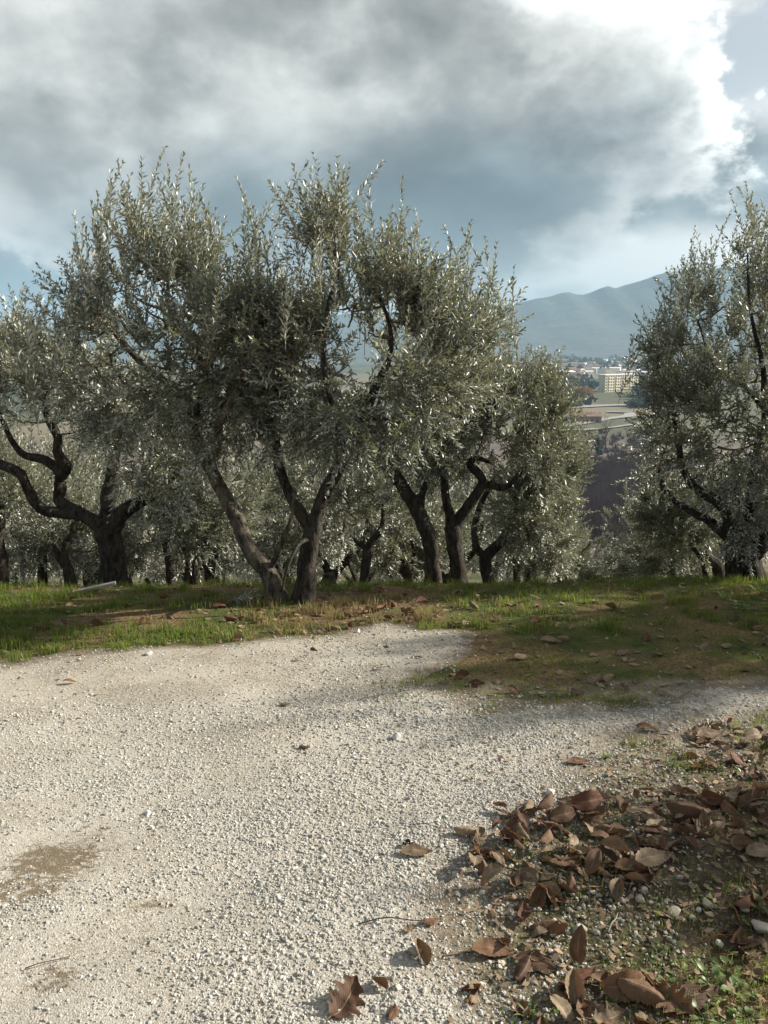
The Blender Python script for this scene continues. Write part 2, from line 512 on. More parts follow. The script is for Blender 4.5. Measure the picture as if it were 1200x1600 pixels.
def sd_poly(x, y, P):
    """signed distance to polygon, positive inside"""
    x = np.asarray(x, float); y = np.asarray(y, float)
    d = np.full(x.shape, 1e9); ins = np.zeros(x.shape, bool)
    n = len(P)
    for i in range(n):
        ax, ay = P[i]; bx, by = P[(i + 1) % n]
        ex, ey = bx - ax, by - ay
        t_ = np.clip(((x - ax) * ex + (y - ay) * ey) / (ex * ex + ey * ey + 1e-12), 0, 1)
        d = np.minimum(d, np.hypot(x - ax - t_ * ex, y - ay - t_ * ey))
        c = ((ay > y) != (by > y))
        with np.errstate(divide='ignore', invalid='ignore'):
            xi = ax + (y - ay) * ex / (ey if abs(ey) > 1e-12 else 1e-12)
        ins ^= c & (x < xi)
    return np.where(ins, d, -d)


_tp = [(-500, 1052), (-200, 1040), (0, 1030), (120, 1020), (260, 1012), (400, 994), (500, 988), (580, 978), (640, 982), (705, 998),
       (725, 1020), (705, 1044), (690, 1066), (745, 1084), (815, 1095), (880, 1098), (980, 1084), (1080, 1066), (1200, 1066), (1400, 1074), (1700, 1090),
       (1700, 1130), (1400, 1132), (1200, 1128), (1100, 1142), (1010, 1162), (940, 1190), (885, 1235), (815, 1282), (755, 1330), (728, 1400), (742, 1470), (775, 1540), (812, 1600)]
TRACK = [tuple(gp(a, b)[:2]) for a, b in _tp] + [(0.36, 1.2), (0.5, 0.0), (0.8, -3.0), (-5.5, -3.0), (-5.5, 3.4)]


def track_sd(x, y):
    return sd_poly(x, y, TRACK) + (0.36 + 0.2 * ((np.asarray(x) > 0.1) & (np.asarray(y) > 3.5))) * (fbm(np.asarray(x) * 2.3, np.asarray(y) * 2.3, 37, 3) - 0.44) * np.clip(np.asarray(y) - 1.6, 0.35, 1) + 0.16 * (fbm(np.asarray(x) * 3.1, np.asarray(y) * 3.1, 31, 4) - 0.47)


RUT = [np.array([gp(a, b)[:2] for a, b in pts]) for pts in (((-250, 1420), (0, 1345), (160, 1295), (330, 1225), (520, 1160), (760, 1110)), ((-120, 1640), (60, 1540), (230, 1440), (420, 1350), (640, 1265), (860, 1185)))]
RUT = [spline(r, 40) for r in RUT] if False else RUT


def rut(x, y):
    d = np.full(np.shape(x), 9.0)
    for P in RUT:
        for a_, b_ in zip(P[:-1], P[1:]):
            e = b_ - a_; t_ = np.clip(((x - a_[0]) * e[0] + (y - a_[1]) * e[1]) / (e @ e), 0, 1)
            d = np.minimum(d, np.hypot(x - a_[0] - t_ * e[0], y - a_[1] - t_ * e[1]))
    return np.exp(-(d / 0.10) ** 2)


xs = axis(-6.5, 6.5, 0.085, -9500, 9500, 1.16)
ys = axis(-2.0, 8.0, 0.085, -250, 11500, 1.10)
gx, gy, gf = grid(xs, ys)
gz = T(gx, gy)
nearm = (np.abs(gx) < 12) & (np.abs(gy) < 20)
turf = np.ones(len(gx))
soilc = [gp(*p)[:2] for p in ((1010, 1440), (1000, 1300), (1150, 1250))]
tn = np.zeros(len(gx))
tn[nearm] = fbm(gx[nearm] * 2.2, gy[nearm] * 2.2, 71, 4)
turf = np.where(gy > 3.9, 1.0, np.clip((tn - 0.50) * 5, 0, 1) * 0.6)
grit_a = np.zeros(len(gx)); grit_a[nearm] = np.exp(np.minimum(track_sd(gx[nearm], gy[nearm]), 0) / 0.22)
ground = obj('ground', make_mesh('ground', np.stack([gx, gy, gz], 1), gf, [mat_ground()], True, {'turf': turf, 'grit': grit_a}))
tag(ground, 'earth and turf hillside falling away to a hazy valley plain', kind='structure')

# gravel track: a thin layer with an irregular feathered edge
tx, ty, tf = grid(np.arange(-5.6, 5.0, 0.045), np.arange(-3.1, 5.6, 0.045))
tsd = track_sd(tx, ty)
tz = T(tx, ty) + np.clip(tsd * 0.07, -0.03, 0.014)
tz += -0.010 * rut(tx, ty) + 0.012 * (fbm(tx * 3, ty * 3, 41, 4) - 0.45) + 0.006 * (fbm(tx * 11, ty * 11, 43, 3) - 0.45)
keep = (tsd[tf] > -0.2).any(1)
stain = np.zeros(len(tx))
for px, py, rx, ry, k in ((85, 1345, 0.17, 0.13, 1.0), (30, 1400, 0.20, 0.10, 0.8), (235, 1418, 0.06, 0.035, 0.9), (85, 1530, 0.10, 0.06, 0.7), (250, 1500, 0.16, 0.05, 0.4),
                          (150, 1300, 0.10, 0.05, 0.6), (300, 1475, 0.3, 0.08, 0.25)):
    c = gp(px, py)
    e = ((tx - c[0]) / rx) ** 2 + ((ty - c[1]) / ry) ** 2
    e = e * (0.5 + fbm(tx * 9, ty * 9, 77, 3) * 1.1)
    stain = np.maximum(stain, k * np.clip(1.35 - e, 0, 1))
edge = np.clip(1 - tsd / 0.35, 0, 1)
dirt = np.clip((ty - 2.7) / 0.9 + (fbm(tx * 1.2, ty * 3.0, 87, 4) - 0.47) * 2.2, 0, 1)
stain = np.maximum(stain, 0.55 * edge * (fbm(tx * 5, ty * 5, 78, 3) > 0.42))
used = np.unique(tf[keep]); remap = np.full(len(tx), -1); remap[used] = np.arange(len(used))
track = obj('gravel_track', make_mesh('gravel_track', np.stack([tx, ty, tz], 1)[used], remap[tf[keep]], [mat_track()], True, {'stain': stain[used], 'edge': edge[used], 'dirt': dirt[used]}))
tag(track, 'pale compacted gravel track curving through the grove', kind='structure')


def track_z(x, y):
    s = track_sd(x, y)
    z = T(x, y) + np.clip(s * 0.07, -0.03, 0.014)
    z = z - 0.010 * rut(x, y) + 0.012 * (fbm(x * 3, y * 3, 41, 4) - 0.45) + 0.006 * (fbm(x * 11, y * 11, 43, 3) - 0.45)
    return np.maximum(z, T(x, y))


# ------------------------------------------------------------------ loose gravel: countless stones on the track


def in_view(x, y, margin=0.25):
    return (np.abs(x) < 0.53 * np.maximum(y, 0) + 0.25 + margin) & (y > 1.35)


def gravel_points():
    area = [-3.3, 3.3, 1.3, 5.4]
    n0 = int(26000 * (area[1] - area[0]) * (area[3] - area[2]))
    x = rng.uniform(area[0], area[1], n0); y = rng.uniform(area[2], area[3], n0)
    k = in_view(x, y); x, y = x[k], y[k]
    s = track_sd(x, y)
    fr = (fbm(x * 4, y * 4, 61, 4) - 0.45) * 0.5
    dens = np.clip(0.28 + (s + fr * 0.6) * 2.2, 0.06, 1) * (s > 0) + 0.42 * np.exp(np.minimum(s, 0) / 0.20) * (s <= 0)
    dens = np.where((s <= 0) & (y > 3.5), dens * 0.3, dens)
    dens = dens * np.where(y > 2.9, np.clip(1.0 - (y - 2.75) * 0.8, 0.13, 1), 1) * np.clip(1.15 - 1.6 * np.clip(fbm(x * 0.9 + 4, y * 2.1, 97, 4) - 0.48, 0, 1) * 4, 0.6, 1)
    bare = np.zeros(len(x))
    for px, py, rx, ry, k_ in ((90, 1340, 0.36, 0.24, 1.0), (60, 1530, 0.42, 0.16, 0.75), (200, 1440, 0.22, 0.13, 0.75), (40, 1270, 0.28, 0.14, 0.8), (200, 1590, 0.35, 0.1, 0.6)):
        c = gp(px, py)
        e = ((x - c[0]) / rx) ** 2 + ((y - c[1]) / ry) ** 2 + (fbm(x * 6, y * 6, 55, 3) - 0.45) * 2.0
        bare = np.maximum(bare, k_ * np.clip(1.3 - e, 0, 1))
    wheel = np.clip((fbm(x * 1.1, y * 2.4, 91, 3) - 0.54) * 6, 0, 1) * (x < -0.2) * np.clip((-x - 0.2) * 1.2, 0, 1)
    dens = dens * np.clip(0.72 + 0.5 * np.exp(-((x - 0.05) / 0.65) ** 2), 0, 1)
    dens = dens * (1 - 0.94 * np.clip(bare, 0, 1)) * (1 - 0.6 * wheel) * (1 - 0.45 * rut(x, y) * np.clip(fbm(x * 3, y * 3, 19, 3) * 1.8, 0, 1) * np.clip(0.55 - x * 0.5, 0.15, 1))
    k = rng.random(len(x)) < dens
    x, y = x[k], y[k]
    scl = np.clip(rng.lognormal(math.log(0.0037), 0.34, len(x)), 0.0016, 0.0090) * np.where(y > 3.3, 1.15, 1.0)
    scl = scl * np.where(x < -0.45, 0.85, 1.0)
    z = track_z(x, y) + scl * rng.uniform(-0.4, 0.22, len(x))
    return np.stack([x, y, z], 1), scl


def gn_scatter(name, pts, scl, material, squash=0.60, nvar=5, seed=0):
    me = bpy.data.meshes.new(name)
    me.vertices.add(len(pts)); me.vertices.foreach_set('co', pts.astype(np.float32).ravel())
    a = me.attributes.new('scl', 'FLOAT_VECTOR', 'POINT')
    sv = scl[:, None] * np.stack([rng.uniform(0.8, 1.3, len(pts)), rng.uniform(0.75, 1.15, len(pts)), rng.uniform(squash - .15, squash + .2, len(pts))], 1)
    a.data.foreach_set('vector', sv.astype(np.float32).ravel())
    a = me.attributes.new('rot', 'FLOAT_VECTOR', 'POINT')
    rv = np.stack([rng.normal(0, 0.35, len(pts)), rng.normal(0, 0.35, len(pts)), rng.uniform(0, 6.28, len(pts))], 1)
    a.data.foreach_set('vector', rv.astype(np.float32).ravel())
    a = me.attributes.new('var', 'INT', 'POINT'); a.data.foreach_set('value', rng.integers(0, nvar, len(pts)).astype(np.int32))
    me.update(); me.materials.append(material)
    o = obj(name, me)
    ng = bpy.data.node_groups.new(name, 'GeometryNodeTree')
    ng.interface.new_socket('Geometry', in_out='INPUT', socket_type='NodeSocketGeometry')
    ng.interface.new_socket('Geometry', in_out='OUTPUT', socket_type='NodeSocketGeometry')
    t = NT(ng)
    gi = t.node('NodeGroupInput'); go = t.node('NodeGroupOutput')
    join = t.node('GeometryNodeJoinGeometry')
    for k in range(nvar):
        ico = t.node('GeometryNodeMeshIcoSphere'); ico.inputs['Subdivisions'].default_value = 2
        pos = t.node('GeometryNodeInputPosition').outputs[0]
        nz = t.node('ShaderNodeTexNoise'); nz.inputs['Scale'].default_value = 0.85; nz.inputs['Detail'].default_value = 2.0
        t.put(nz.inputs['Vector'], t.vmath('ADD', pos, (k * 7.3 + seed, k * 3.1, 1.7)))
        offv = t.vmath('MULTIPLY', t.vmath('SUBTRACT', nz.outputs['Color'], (0.5, 0.5, 0.5)), (2.1, 2.1, 2.1))
        spn = t.node('GeometryNodeSetPosition'); t.l.new(ico.outputs['Mesh'], spn.inputs[0]); t.put(spn.inputs['Offset'], offv)
        sm = t.node('GeometryNodeSetMaterial'); t.l.new(spn.outputs[0], sm.inputs[0]); sm.inputs['Material'].default_value = material
        g2i = t.node('GeometryNodeGeometryToInstance'); t.l.new(sm.outputs[0], g2i.inputs[0])
        t.l.new(g2i.outputs[0], join.inputs[0])

    def named(nm, typ):
        n = t.node('GeometryNodeInputNamedAttribute', data_type=typ); n.inputs['Name'].default_value = nm
        return n.outputs['Attribute']
    iop = t.node('GeometryNodeInstanceOnPoints')
    t.l.new(gi.outputs[0], iop.inputs['Points']); t.l.new(join.outputs[0], iop.inputs['Instance'])
    iop.inputs['Pick Instance'].default_value = True
    t.l.new(named('var', 'INT'), iop.inputs['Instance Index'])
    t.l.new(named('rot', 'FLOAT_VECTOR'), iop.inputs['Rotation']); t.l.new(named('scl', 'FLOAT_VECTOR'), iop.inputs['Scale'])
    t.l.new(iop.outputs[0], go.inputs[0])
    md = o.modifiers.new('scatter', 'NODES'); md.node_group = ng
    return o


gpts, gscl = gravel_points()
gravel = gn_scatter('gravel', gpts, gscl, M_GRAVEL)
tag(gravel, 'loose white gravel stones covering the track', 'gravel', kind='stuff')

# ------------------------------------------------------------------ tubes and trees


def batch_tubes(P, Rd, sides):
    """P (B,K,3) centre lines, Rd (B,K) radii -> verts, quads"""
    B, K, _ = P.shape
    tan = np.empty_like(P)
    tan[:, 1:-1] = P[:, 2:] - P[:, :-2]; tan[:, 0] = P[:, 1] - P[:, 0]; tan[:, -1] = P[:, -1] - P[:, -2]
    tan = nrm(tan)
    ref = np.where(np.abs(tan[..., 2:3]) > 0.85, np.array([1.0, 0, 0]), np.array([0, 0, 1.0]))
    ref = np.broadcast_to(ref[:, :1], P.shape)           # one reference per tube keeps the rings aligned
    a = nrm(np.cross(tan, ref)); b = np.cross(tan, a)
    ang = np.linspace(0, 2 * math.pi, sides, endpoint=False)
    V_ = P[:, :, None] + Rd[:, :, None, None] * (a[:, :, None] * np.cos(ang)[None, None, :, None] + b[:, :, None] * np.sin(ang)[None, None, :, None])
    idx = np.arange(B * K * sides).reshape(B, K, sides)
    nx_ = np.roll(idx, -1, 2)
    f = np.stack([idx[:, :-1], nx_[:, :-1], nx_[:, 1:], idx[:, 1:]], -1).reshape(-1, 4)
    return V_.reshape(-1, 3), f


def spline(P, n):
    """Catmull-Rom through P (K,d), n samples"""
    P = np.asarray(P, float); K = len(P)
    Q = np.vstack([2 * P[0] - P[1], P, 2 * P[-1] - P[-2]])
    t_ = np.linspace(0, K - 1 - 1e-9, n); i = t_.astype(int); u = (t_ - i)[:, None]
    p0, p1, p2, p3 = Q[i], Q[i + 1], Q[i + 2], Q[i + 3]
    return 0.5 * (2 * p1 + (p2 - p0) * u + (2 * p0 - 5 * p1 + 4 * p2 - p3) * u ** 2 + (3 * p1 - p0 - 3 * p2 + p3) * u ** 3)


def gnarled(pts, rad, sides=14, step=0.045, amp=0.16, seed=0, flare=False):
    """one gnarled stem through given points, radii per point; returns mesh arrays and its centre line"""
    pts = np.asarray(pts, float); rad = np.asarray(rad, float)
    L = np.linalg.norm(np.diff(pts, axis=0), axis=1).sum()
    n = max(6, int(L / step))
    C = spline(np.column_stack([pts, rad]), n); P, r = C[:, :3], np.maximum(C[:, 3], 0.004)
    s_ = np.linspace(0, L, n)
    wob = np.stack([fbm(s_ * 5, s_ * 0 + 1.3, seed + 1, 3), fbm(s_ * 5, s_ * 0 + 4.7, seed + 2, 3), s_ * 0 + 0.47], 1) - 0.47
    P = P + wob * r[:, None] * 1.3 * np.clip(s_ / 0.15, 0, 1)[:, None]
    if flare: r = r * (1 + 0.28 * np.exp(-s_ / 0.09))
    V_, f = batch_tubes(P[None], r[None], sides)
    V3 = V_.reshape(n, sides, 3)
    th = np.arange(sides) / sides
    lob = fbm(np.cos(th * 6.283)[None] * 1.6 + s_[:, None] * 2.2 + seed, np.sin(th * 6.283)[None] * 1.6 + s_[:, None] * 0.7, seed + 5, 3) - 0.45
    V3 = P[:, None] + (V3 - P[:, None]) * (1 + amp * 3.6 * lob)[..., None]
    V_ = np.vstack([V3.reshape(-1, 3), P[-1:]])
    cap = [[(n - 1) * sides + k, (n - 1) * sides + (k + 1) % sides, n * sides, n * sides] for k in range(sides)]
    tri = np.array([[c[0], c[1], c[2]] for c in cap])
    fq = np.vstack([f[:, [0, 1, 2]], f[:, [0, 2, 3]], tri])
    return V_, fq, P, r


def leaves(base, dirs, L, bend, rg, ll=0.052, lw=0.0115, gap=0.0145, t0=0.06, open_=None, gapk=None):
    """leaf pairs along many shoots; returns verts, tris, tint"""
    n = np.maximum((L / gap / (1.0 if gapk is None else gapk)).astype(int), 4) * 2
    idx = np.repeat(np.arange(len(L)), n)
    k = np.arange(n.sum()) - np.repeat(np.cumsum(n) - n, n)
    pair = k // 2; side = k % 2
    t_ = t0 + (1 - t0) * (pair + 0.5 + rg.uniform(-.3, .3, len(k))) / (n[idx] / 2)
    b, d, l, be = base[idx], dirs[idx], L[idx], bend[idx]
    p = b + d * (l * t_)[:, None] + be * (l * t_ ** 2)[:, None]
    tan = nrm(d + be * (2 * t_)[:, None])
    ref = nrm(np.cross(tan, rg.normal(size=3) * 0.2 + np.array([0.3, 0.7, 0.1])))
    bi = np.cross(tan, ref)
    ph = pair * (math.pi / 2) + side * math.pi + rg.normal(0, 0.45, len(k)) + idx * 1.7
    rad = ref * np.cos(ph)[:, None] + bi * np.sin(ph)[:, None]
    a = np.clip(rg.normal(0.85, 0.25, len(k)) * (1.15 - 0.45 * t_) * (1.0 if open_ is None else open_[idx]), 0.12, 1.6)[:, None]
    ld = nrm(tan * np.cos(a) + rad * np.sin(a) + rg.normal(0, 0.10, (len(k), 3)))
    nn = nrm(tan * np.sin(a) - rad * np.cos(a) + rg.normal(0, 0.28, (len(k), 3)))
    sd = nrm(np.cross(nn, ld)); nn = np.cross(ld, sd)
    le = ll * rg.uniform(0.62, 1.18, len(k)) * (1.05 - 0.45 * t_ ** 3); w = lw * rg.uniform(0.75, 1.25, len(k))
    curl = rg.normal(0.0, 0.10, len(k))
    mid = p + ld * (le * 0.48)[:, None]
    tip = p + ld * le[:, None] - nn * (le * (0.06 + curl))[:, None]
    l_ = mid + sd * (w / 2)[:, None] + nn * (w * 0.22)[:, None]
    r_ = mid - sd * (w / 2)[:, None] + nn * (w * 0.22)[:, None]
    V_ = np.stack([p, r_, tip, l_], 1).reshape(-1, 3)
    q = np.arange(len(k))[:, None] * 4
    f = np.concatenate([q + np.array([[0, 1, 2]]), q + np.array([[0, 2, 3]])], 1).reshape(-1, 3)
    tint = np.repeat(np.clip(rg.normal(0.5, 0.25, len(k)), 0, 1), 4)
    return V_, f, tint


def connect(nodes, anchors, rg, r0, r1, K=6, up=0.25):
    """grow one branch to each anchor from the nearest node of the tree so far; returns centre lines, radii and the new node list"""
    nodes = np.asarray(nodes); lines, rads = [], []
    order = np.argsort(np.min(np.linalg.norm(anchors[:, None] - nodes[None, ::3], axis=2), 1))
    allN = [nodes]
    cur = nodes
    for i in order:
        a = anchors[i]
        # prefer nodes below the anchor: branches rise
        dv = a - cur
        cost = np.linalg.norm(dv, axis=1) + 0.35 * np.maximum(0, -dv[:, 2])
        b = cur[np.argmin(cost)]
        d = a - b; L = np.linalg.norm(d) + 1e-6
        t_ = np.linspace(0, 1, K)[:, None]
        sag = rg.normal(0, 0.10, 3) * L; sag[2] -= up * L * 0.5
        P = b + d * t_ + sag * (4 * t_ * (1 - t_)) * 0.5
        P[1:-1] += rg.normal(0, 0.02 * L, (K - 2, 3))
        lines.append(P); rads.append(np.linspace(min(r0, 0.006 + r0 * L), r1, K))
        cur = np.vstack([cur, P[2:]])
    return np.array(lines), np.array(rads), cur


def tree(name, label, Y, stems, blobs, tips=(), seed=0, cat='olive tree', group='olive trees on the slope', n_mid=45, n_thin=260,
         shoots=1100, lscale=1.0, bark=None, shoot_len=(0.16, 0.40), base_px=None, droop=0.12, world_pts=False, tip_len=(0.5, 0.95)):
    """stems: list of (points[(px,py,dY)], radii in px, part name); blobs: (px,py,rx,ry,dY,rY m); the pixel marks give the outline at distance Y"""
    rg = np.random.default_rng(seed + 100)
    bark = bark or M_BARK
    root = bpy.data.objects.new(name, None); COL.objects.link(root)
    root.empty_display_size = 0.2
    tag(root, label, cat, group)
    k = Y / F * 1.0
    base = None; nodes = []
    meshes = []
    for si, (pts, rad, part) in enumerate(stems):
        if world_pts: P = np.array(pts, float); rr = np.array(rad)
        else:
            P = np.array([at(a, b, Y + d) for a, b, d in pts]); rr = np.array(rad) * k
        if part == 'trunk':
            g = T(P[0, 0], P[0, 1])
            if P[0, 2] > g + 0.02: P = np.vstack([[P[0, 0], P[0, 1], g - 0.05], P]); rr = np.concatenate([[rr[0] * 1.15], rr])
            else: P[0, 2] = g - 0.05
            if base is None: base = np.array([P[0, 0], P[0, 1], float(g)])
        V_, f, C, r = gnarled(P, rr, 14 if rr[0] > 0.03 else 9, 0.045 if Y < 9 else 0.08, 0.15, seed * 13 + si, part == 'trunk')
        meshes.append((part, V_, f)); nodes.append(C[len(C) // 3:] if part == 'trunk' else C)
    root.location = base
    nodes = np.vstack(nodes)
    for part, V_, f in meshes:
        o = obj(part, make_mesh(part, V_ - base, f, [bark], True), root)
    # crown volume
    if world_pts: C = [(np.array(b[:3]), np.array(b[3:6])) for b in blobs]
    else: C = [(at(b[0], b[1], Y + b[4]), np.array([b[2] * k, b[5], b[3] * k])) for b in blobs]
    wts = np.array([r[0] * r[2] + 0.3 * r[1] * r[0] for _, r in C]); wts /= wts.sum()

    def sample(n, lo, hi):
        i = rg.choice(len(C), n, p=wts)
        d = nrm(rg.normal(size=(n, 3))); rad = rg.uniform(lo ** 3, hi ** 3, n) ** (1 / 3)
        cc = np.array([c for c, _ in C])[i]; rr = np.array([r for _, r in C])[i]
        return cc + d * rr * rad[:, None]
    A1 = sample(n_mid, 0.1, 0.7)
    L1, R1, nodes1 = connect(nodes, A1, rg, 0.022 * (1 if Y < 9 else 1.3), 0.006)
    A2 = sample(int(n_thin * 1.45), 0.30, 1.0)
    hn = fbm(A2[:, 0] * 3.6 + seed * 7.1, A2[:, 2] * 3.6 + A2[:, 1] * 2.3, seed + 17, 2)   # clumps and gaps
    A2 = A2[np.argsort(-hn)[:n_thin]]
    L2, R2, nodes2 = connect(nodes1, A2, rg, 0.007, 0.0025, 6, 0.1)
    v1, f1 = batch_tubes(L1, R1, 6); v2, f2 = batch_tubes(L2, R2, 4)
    bv, bf = [v1, v2], [f1, f2 + len(v1)]
    # leafy shoots leave the thin branches
    li = rg.integers(0, len(L2), shoots); lt = rg.choice([2, 3, 4, 5, 5, 5], shoots)
    sb = L2[li, lt] + rg.normal(0, 0.01, (shoots, 3))
    cen = np.average(np.array([c for c, _ in C]), axis=0, weights=wts)
    out = nrm(sb - cen)
    low = np.clip(-out[:, 2:3], 0, 1)
    sdir = nrm(out * 0.55 + rg.normal(0, 0.5, (shoots, 3)) + np.array([0, 0, 0.55]) * (1 - low) - np.array([0, 0, 0.35]) * low * (droop > 0))
    sl_ = rg.uniform(*shoot_len, shoots)
    bend = rg.normal(0, 0.08, (shoots, 3)); bend[:, 2] += 0.15 - 2 * droop * low[:, 0]
    # long upright shoots that break the outline
    tb, td, tl, tbe = [], [], [], []
    for tp in tips:
        if world_pts: q = np.array(tp[:3])
        else: q = at(tp[0], tp[1], Y + (tp[2] if len(tp) > 2 else rg.uniform(-0.35, 0.35)))
        L_ = rg.uniform(*tip_len)
        lean = np.array([rg.normal(0, 0.13), rg.normal(0, 0.13), 1.0]); lean /= np.linalg.norm(lean)
        be = np.array([rg.normal(0, 0.16), rg.normal(0, 0.16), -0.05])
        tb.append(q - lean * L_ - be * L_); td.append(lean); tl.append(L_); tbe.append(be)
        for _ in range(4):
            f_ = rg.uniform(0.0, 0.5)
            b2 = tb[-1 - _] if False else q - lean * L_ * (1 - f_) - be * L_
            d2 = nrm(lean + np.array([rg.normal(0, .34), rg.normal(0, .34), 0.1]))
            tb.insert(0, b2); td.insert(0, d2); tl.insert(0, L_ * rg.uniform(0.25, 0.5)); tbe.insert(0, np.array([0, 0, 0.12]))
    if len(tb):
        sb = np.vstack([sb, tb]); sdir = np.vstack([sdir, td]); sl_ = np.concatenate([sl_, tl]); bend = np.vstack([bend, tbe])
    K = 4
    t_ = np.linspace(0, 1, K)[None, :, None]
    SP = sb[:, None] + sdir[:, None] * (sl_[:, None, None] * t_) + bend[:, None] * (sl_[:, None, None] * t_ ** 2)
    SR = np.linspace(0.0024, 0.0008, K)[None] * np.ones((len(sb), 1)) * (1 if Y < 9 else 1.5)
    v3, f3 = batch_tubes(SP, SR, 3)
    bv.append(v3); bf.append(f3 + len(v1) + len(v2))
    mi = np.concatenate([np.zeros(len(f1) + len(f2)), np.ones(len(f3))])
    br = obj('branches', make_mesh('branches', np.vstack(bv) - base, np.vstack(bf), [M_TWIG, M_SHOOT], False, midx=mi), root)
    br['kind'] = 'stuff'
    lv, lf, tint = leaves(sb, sdir, sl_, bend, rg, 0.056 * lscale, 0.0138 * lscale, 0.0205 * lscale, open_=np.concatenate([np.ones(shoots), np.full(len(sb) - shoots, 0.78)]), gapk=np.concatenate([np.ones(shoots), np.full(len(sb) - shoots, 1.45)]))
    cr = obj('crown', make_mesh('crown', lv - base, lf, [M_OLIVE], False, {'tint': tint}), root)
    cr['kind'] = 'stuff'
    return root


def copy_tree(src, loc, rz, sc, label):
    r = src.copy(); COL.objects.link(r); r.location = loc; r.rotation_euler = (0, 0, rz); r.scale = (sc, sc, sc * random.uniform(0.92, 1.08))
    r['label'] = label
    for ch in src.children:
        c = ch.copy(); COL.objects.link(c); c.parent = r
    return r



# ------------------------------------------------------------------ the olive trees one can tell apart
GN_, GS_ = 'olive trees at the edge of the track', 'olive trees on the slope behind the edge'

tree('olive_tree', 'silvery olive tree leaning out from a short thick stump, tallest sunlit shoots of the grove', 5.55,
     [([(432, 936, 0), (425, 912, 0), (408, 880, 0.0)], [19, 16, 14], 'trunk'),
      ([(412, 888, 0), (385, 846, 0.0), (358, 790, 0.05), (335, 745, 0.1), (312, 700, 0.1), (304, 655, 0.1), (322, 600, 0.05), (300, 540, 0.0), (262, 480, 0.0)], [13.5, 12, 10.5, 10, 8.5, 7.5, 6.5, 5, 3.5], 'limb'),
      ([(330, 735, 0.1), (338, 700, -.1), (345, 660, -.3), (372, 600, -.4), (385, 540, -.4)], [8, 7, 6, 5, 3.5], 'limb'),
      ([(306, 655, 0.1), (275, 610, .2), (225, 570, .3), (180, 520, .4), (150, 470, .4)], [7, 6, 5.5, 4.5, 3], 'limb'),
      ([(420, 895, 0), (440, 850, -.1), (455, 810, -.15), (460, 770, -.2)], [5, 4, 3.2, 2], 'limb')],
     [(255, 485, 115, 72, 0.1, 0.55), (145, 550, 85, 75, 0.3, 0.5), (300, 560, 120, 90, 0.0, 0.6), (255, 405, 50, 45, 0.1, 0.35),
      (345, 520, 80, 70, -.2, 0.5), (345, 640, 90, 60, -.1, 0.5), (205, 620, 90, 60, 0.2, 0.5), (395, 510, 45, 40, -.1, .35), (320, 445, 40, 30, 0, .3), (175, 485, 55, 45, .2, .35)],
     [(258, 230), (287, 238), (296, 262), (241, 266), (193, 252), (206, 272), (152, 302), (164, 316), (133, 350), (117, 378), (176, 318), (222, 300), (272, 290), (312, 300), (326, 318),
      (76, 425), (97, 430), (88, 455), (370, 278), (382, 300), (408, 335), (432, 305), (352, 340), (342, 352), (398, 372), (448, 365), (462, 355), (130, 410), (112, 440), (250, 320), (300, 330), (230, 340), (205, 335), (275, 345), (190, 360), (160, 380), (320, 370)],
     seed=1, group=GN_, n_mid=55, n_thin=340, shoots=1330)

tree('olive_tree', 'olive tree with a straight dark trunk forking in a wide V, beside the leaning stump', 5.5,
     [([(476, 940, 0), (480, 900, 0), (484, 860, 0), (489, 822, 0)], [20, 16.5, 15.5, 15.5], 'trunk'),
      ([(487, 828, 0), (468, 800, 0), (448, 765, .05), (436, 720, .1), (430, 690, .1), (420, 640, .1), (440, 580, .05), (432, 520, 0)], [12, 10, 8.5, 8, 7.5, 6, 4.5, 3], 'limb'),
      ([(490, 830, 0), (500, 785, 0), (520, 745, -.05), (545, 700, -.1), (566, 655, -.1), (590, 600, -.1), (612, 545, -.1), (600, 480, -.05), (560, 420, 0)], [12, 10.5, 10, 9.5, 8.5, 6, 4, 2.5, 1.5], 'limb'),
      ([(570, 650, -.1), (595, 655, .0), (625, 672, .1), (650, 668, .2), (680, 630, .2), (700, 560, .2)], [7, 6.5, 6, 5, 4, 3], 'limb'),
      ([(540, 705, -.1), (520, 640, -.35), (505, 560, -.4), (512, 480, -.35), (530, 420, -.3), (520, 390, -.3)], [5, 4.5, 3.5, 2.5, 2, 1.2], 'limb'),
      ([(484, 842, 0), (468, 850, -.2), (452, 880, -.3), (440, 925, -.32)], [3.5, 3, 2.2, 1.5], 'limb')],
     [(560, 510, 105, 62, 0, 0.55), (650, 555, 95, 72, 0.1, 0.55), (515, 385, 48, 42, -.3, 0.25), (470, 560, 90, 80, 0.0, 0.5), (600, 610, 110, 70, 0, 0.55),
      (690, 525, 45, 48, 0.1, 0.35), (440, 545, 50, 42, 0.0, 0.4), (600, 458, 45, 35, 0, 0.35), (710, 570, 60, 70, .15, 0.4), (520, 650, 90, 50, -.1, .45), (735, 500, 25, 40, .1, .2), (645, 485, 50, 32, 0, .3)],
     [(482, 250, -.3), (486, 262, -.3), (512, 290, -.3), (537, 272, -.2), (573, 276, -.1), (580, 320), (604, 345), (629, 280, 0), (640, 325, 0), (500, 310, -.3), (552, 318, -.2), (560, 330), (528, 330, -.3),
      (693, 352, .1), (722, 360, .1), (733, 352, .1), (758, 370, .1), (705, 385, .1), (668, 372, .1), (650, 370), (775, 425, .1), (745, 400, .1), (615, 330), (476, 340, -.3), (590, 365), (680, 400), (765, 470, .1), (716, 420), (660, 400), (625, 370)],
     seed=2, group=GN_, bark=M_BARKDARK, n_mid=55, n_thin=350, shoots=1380)

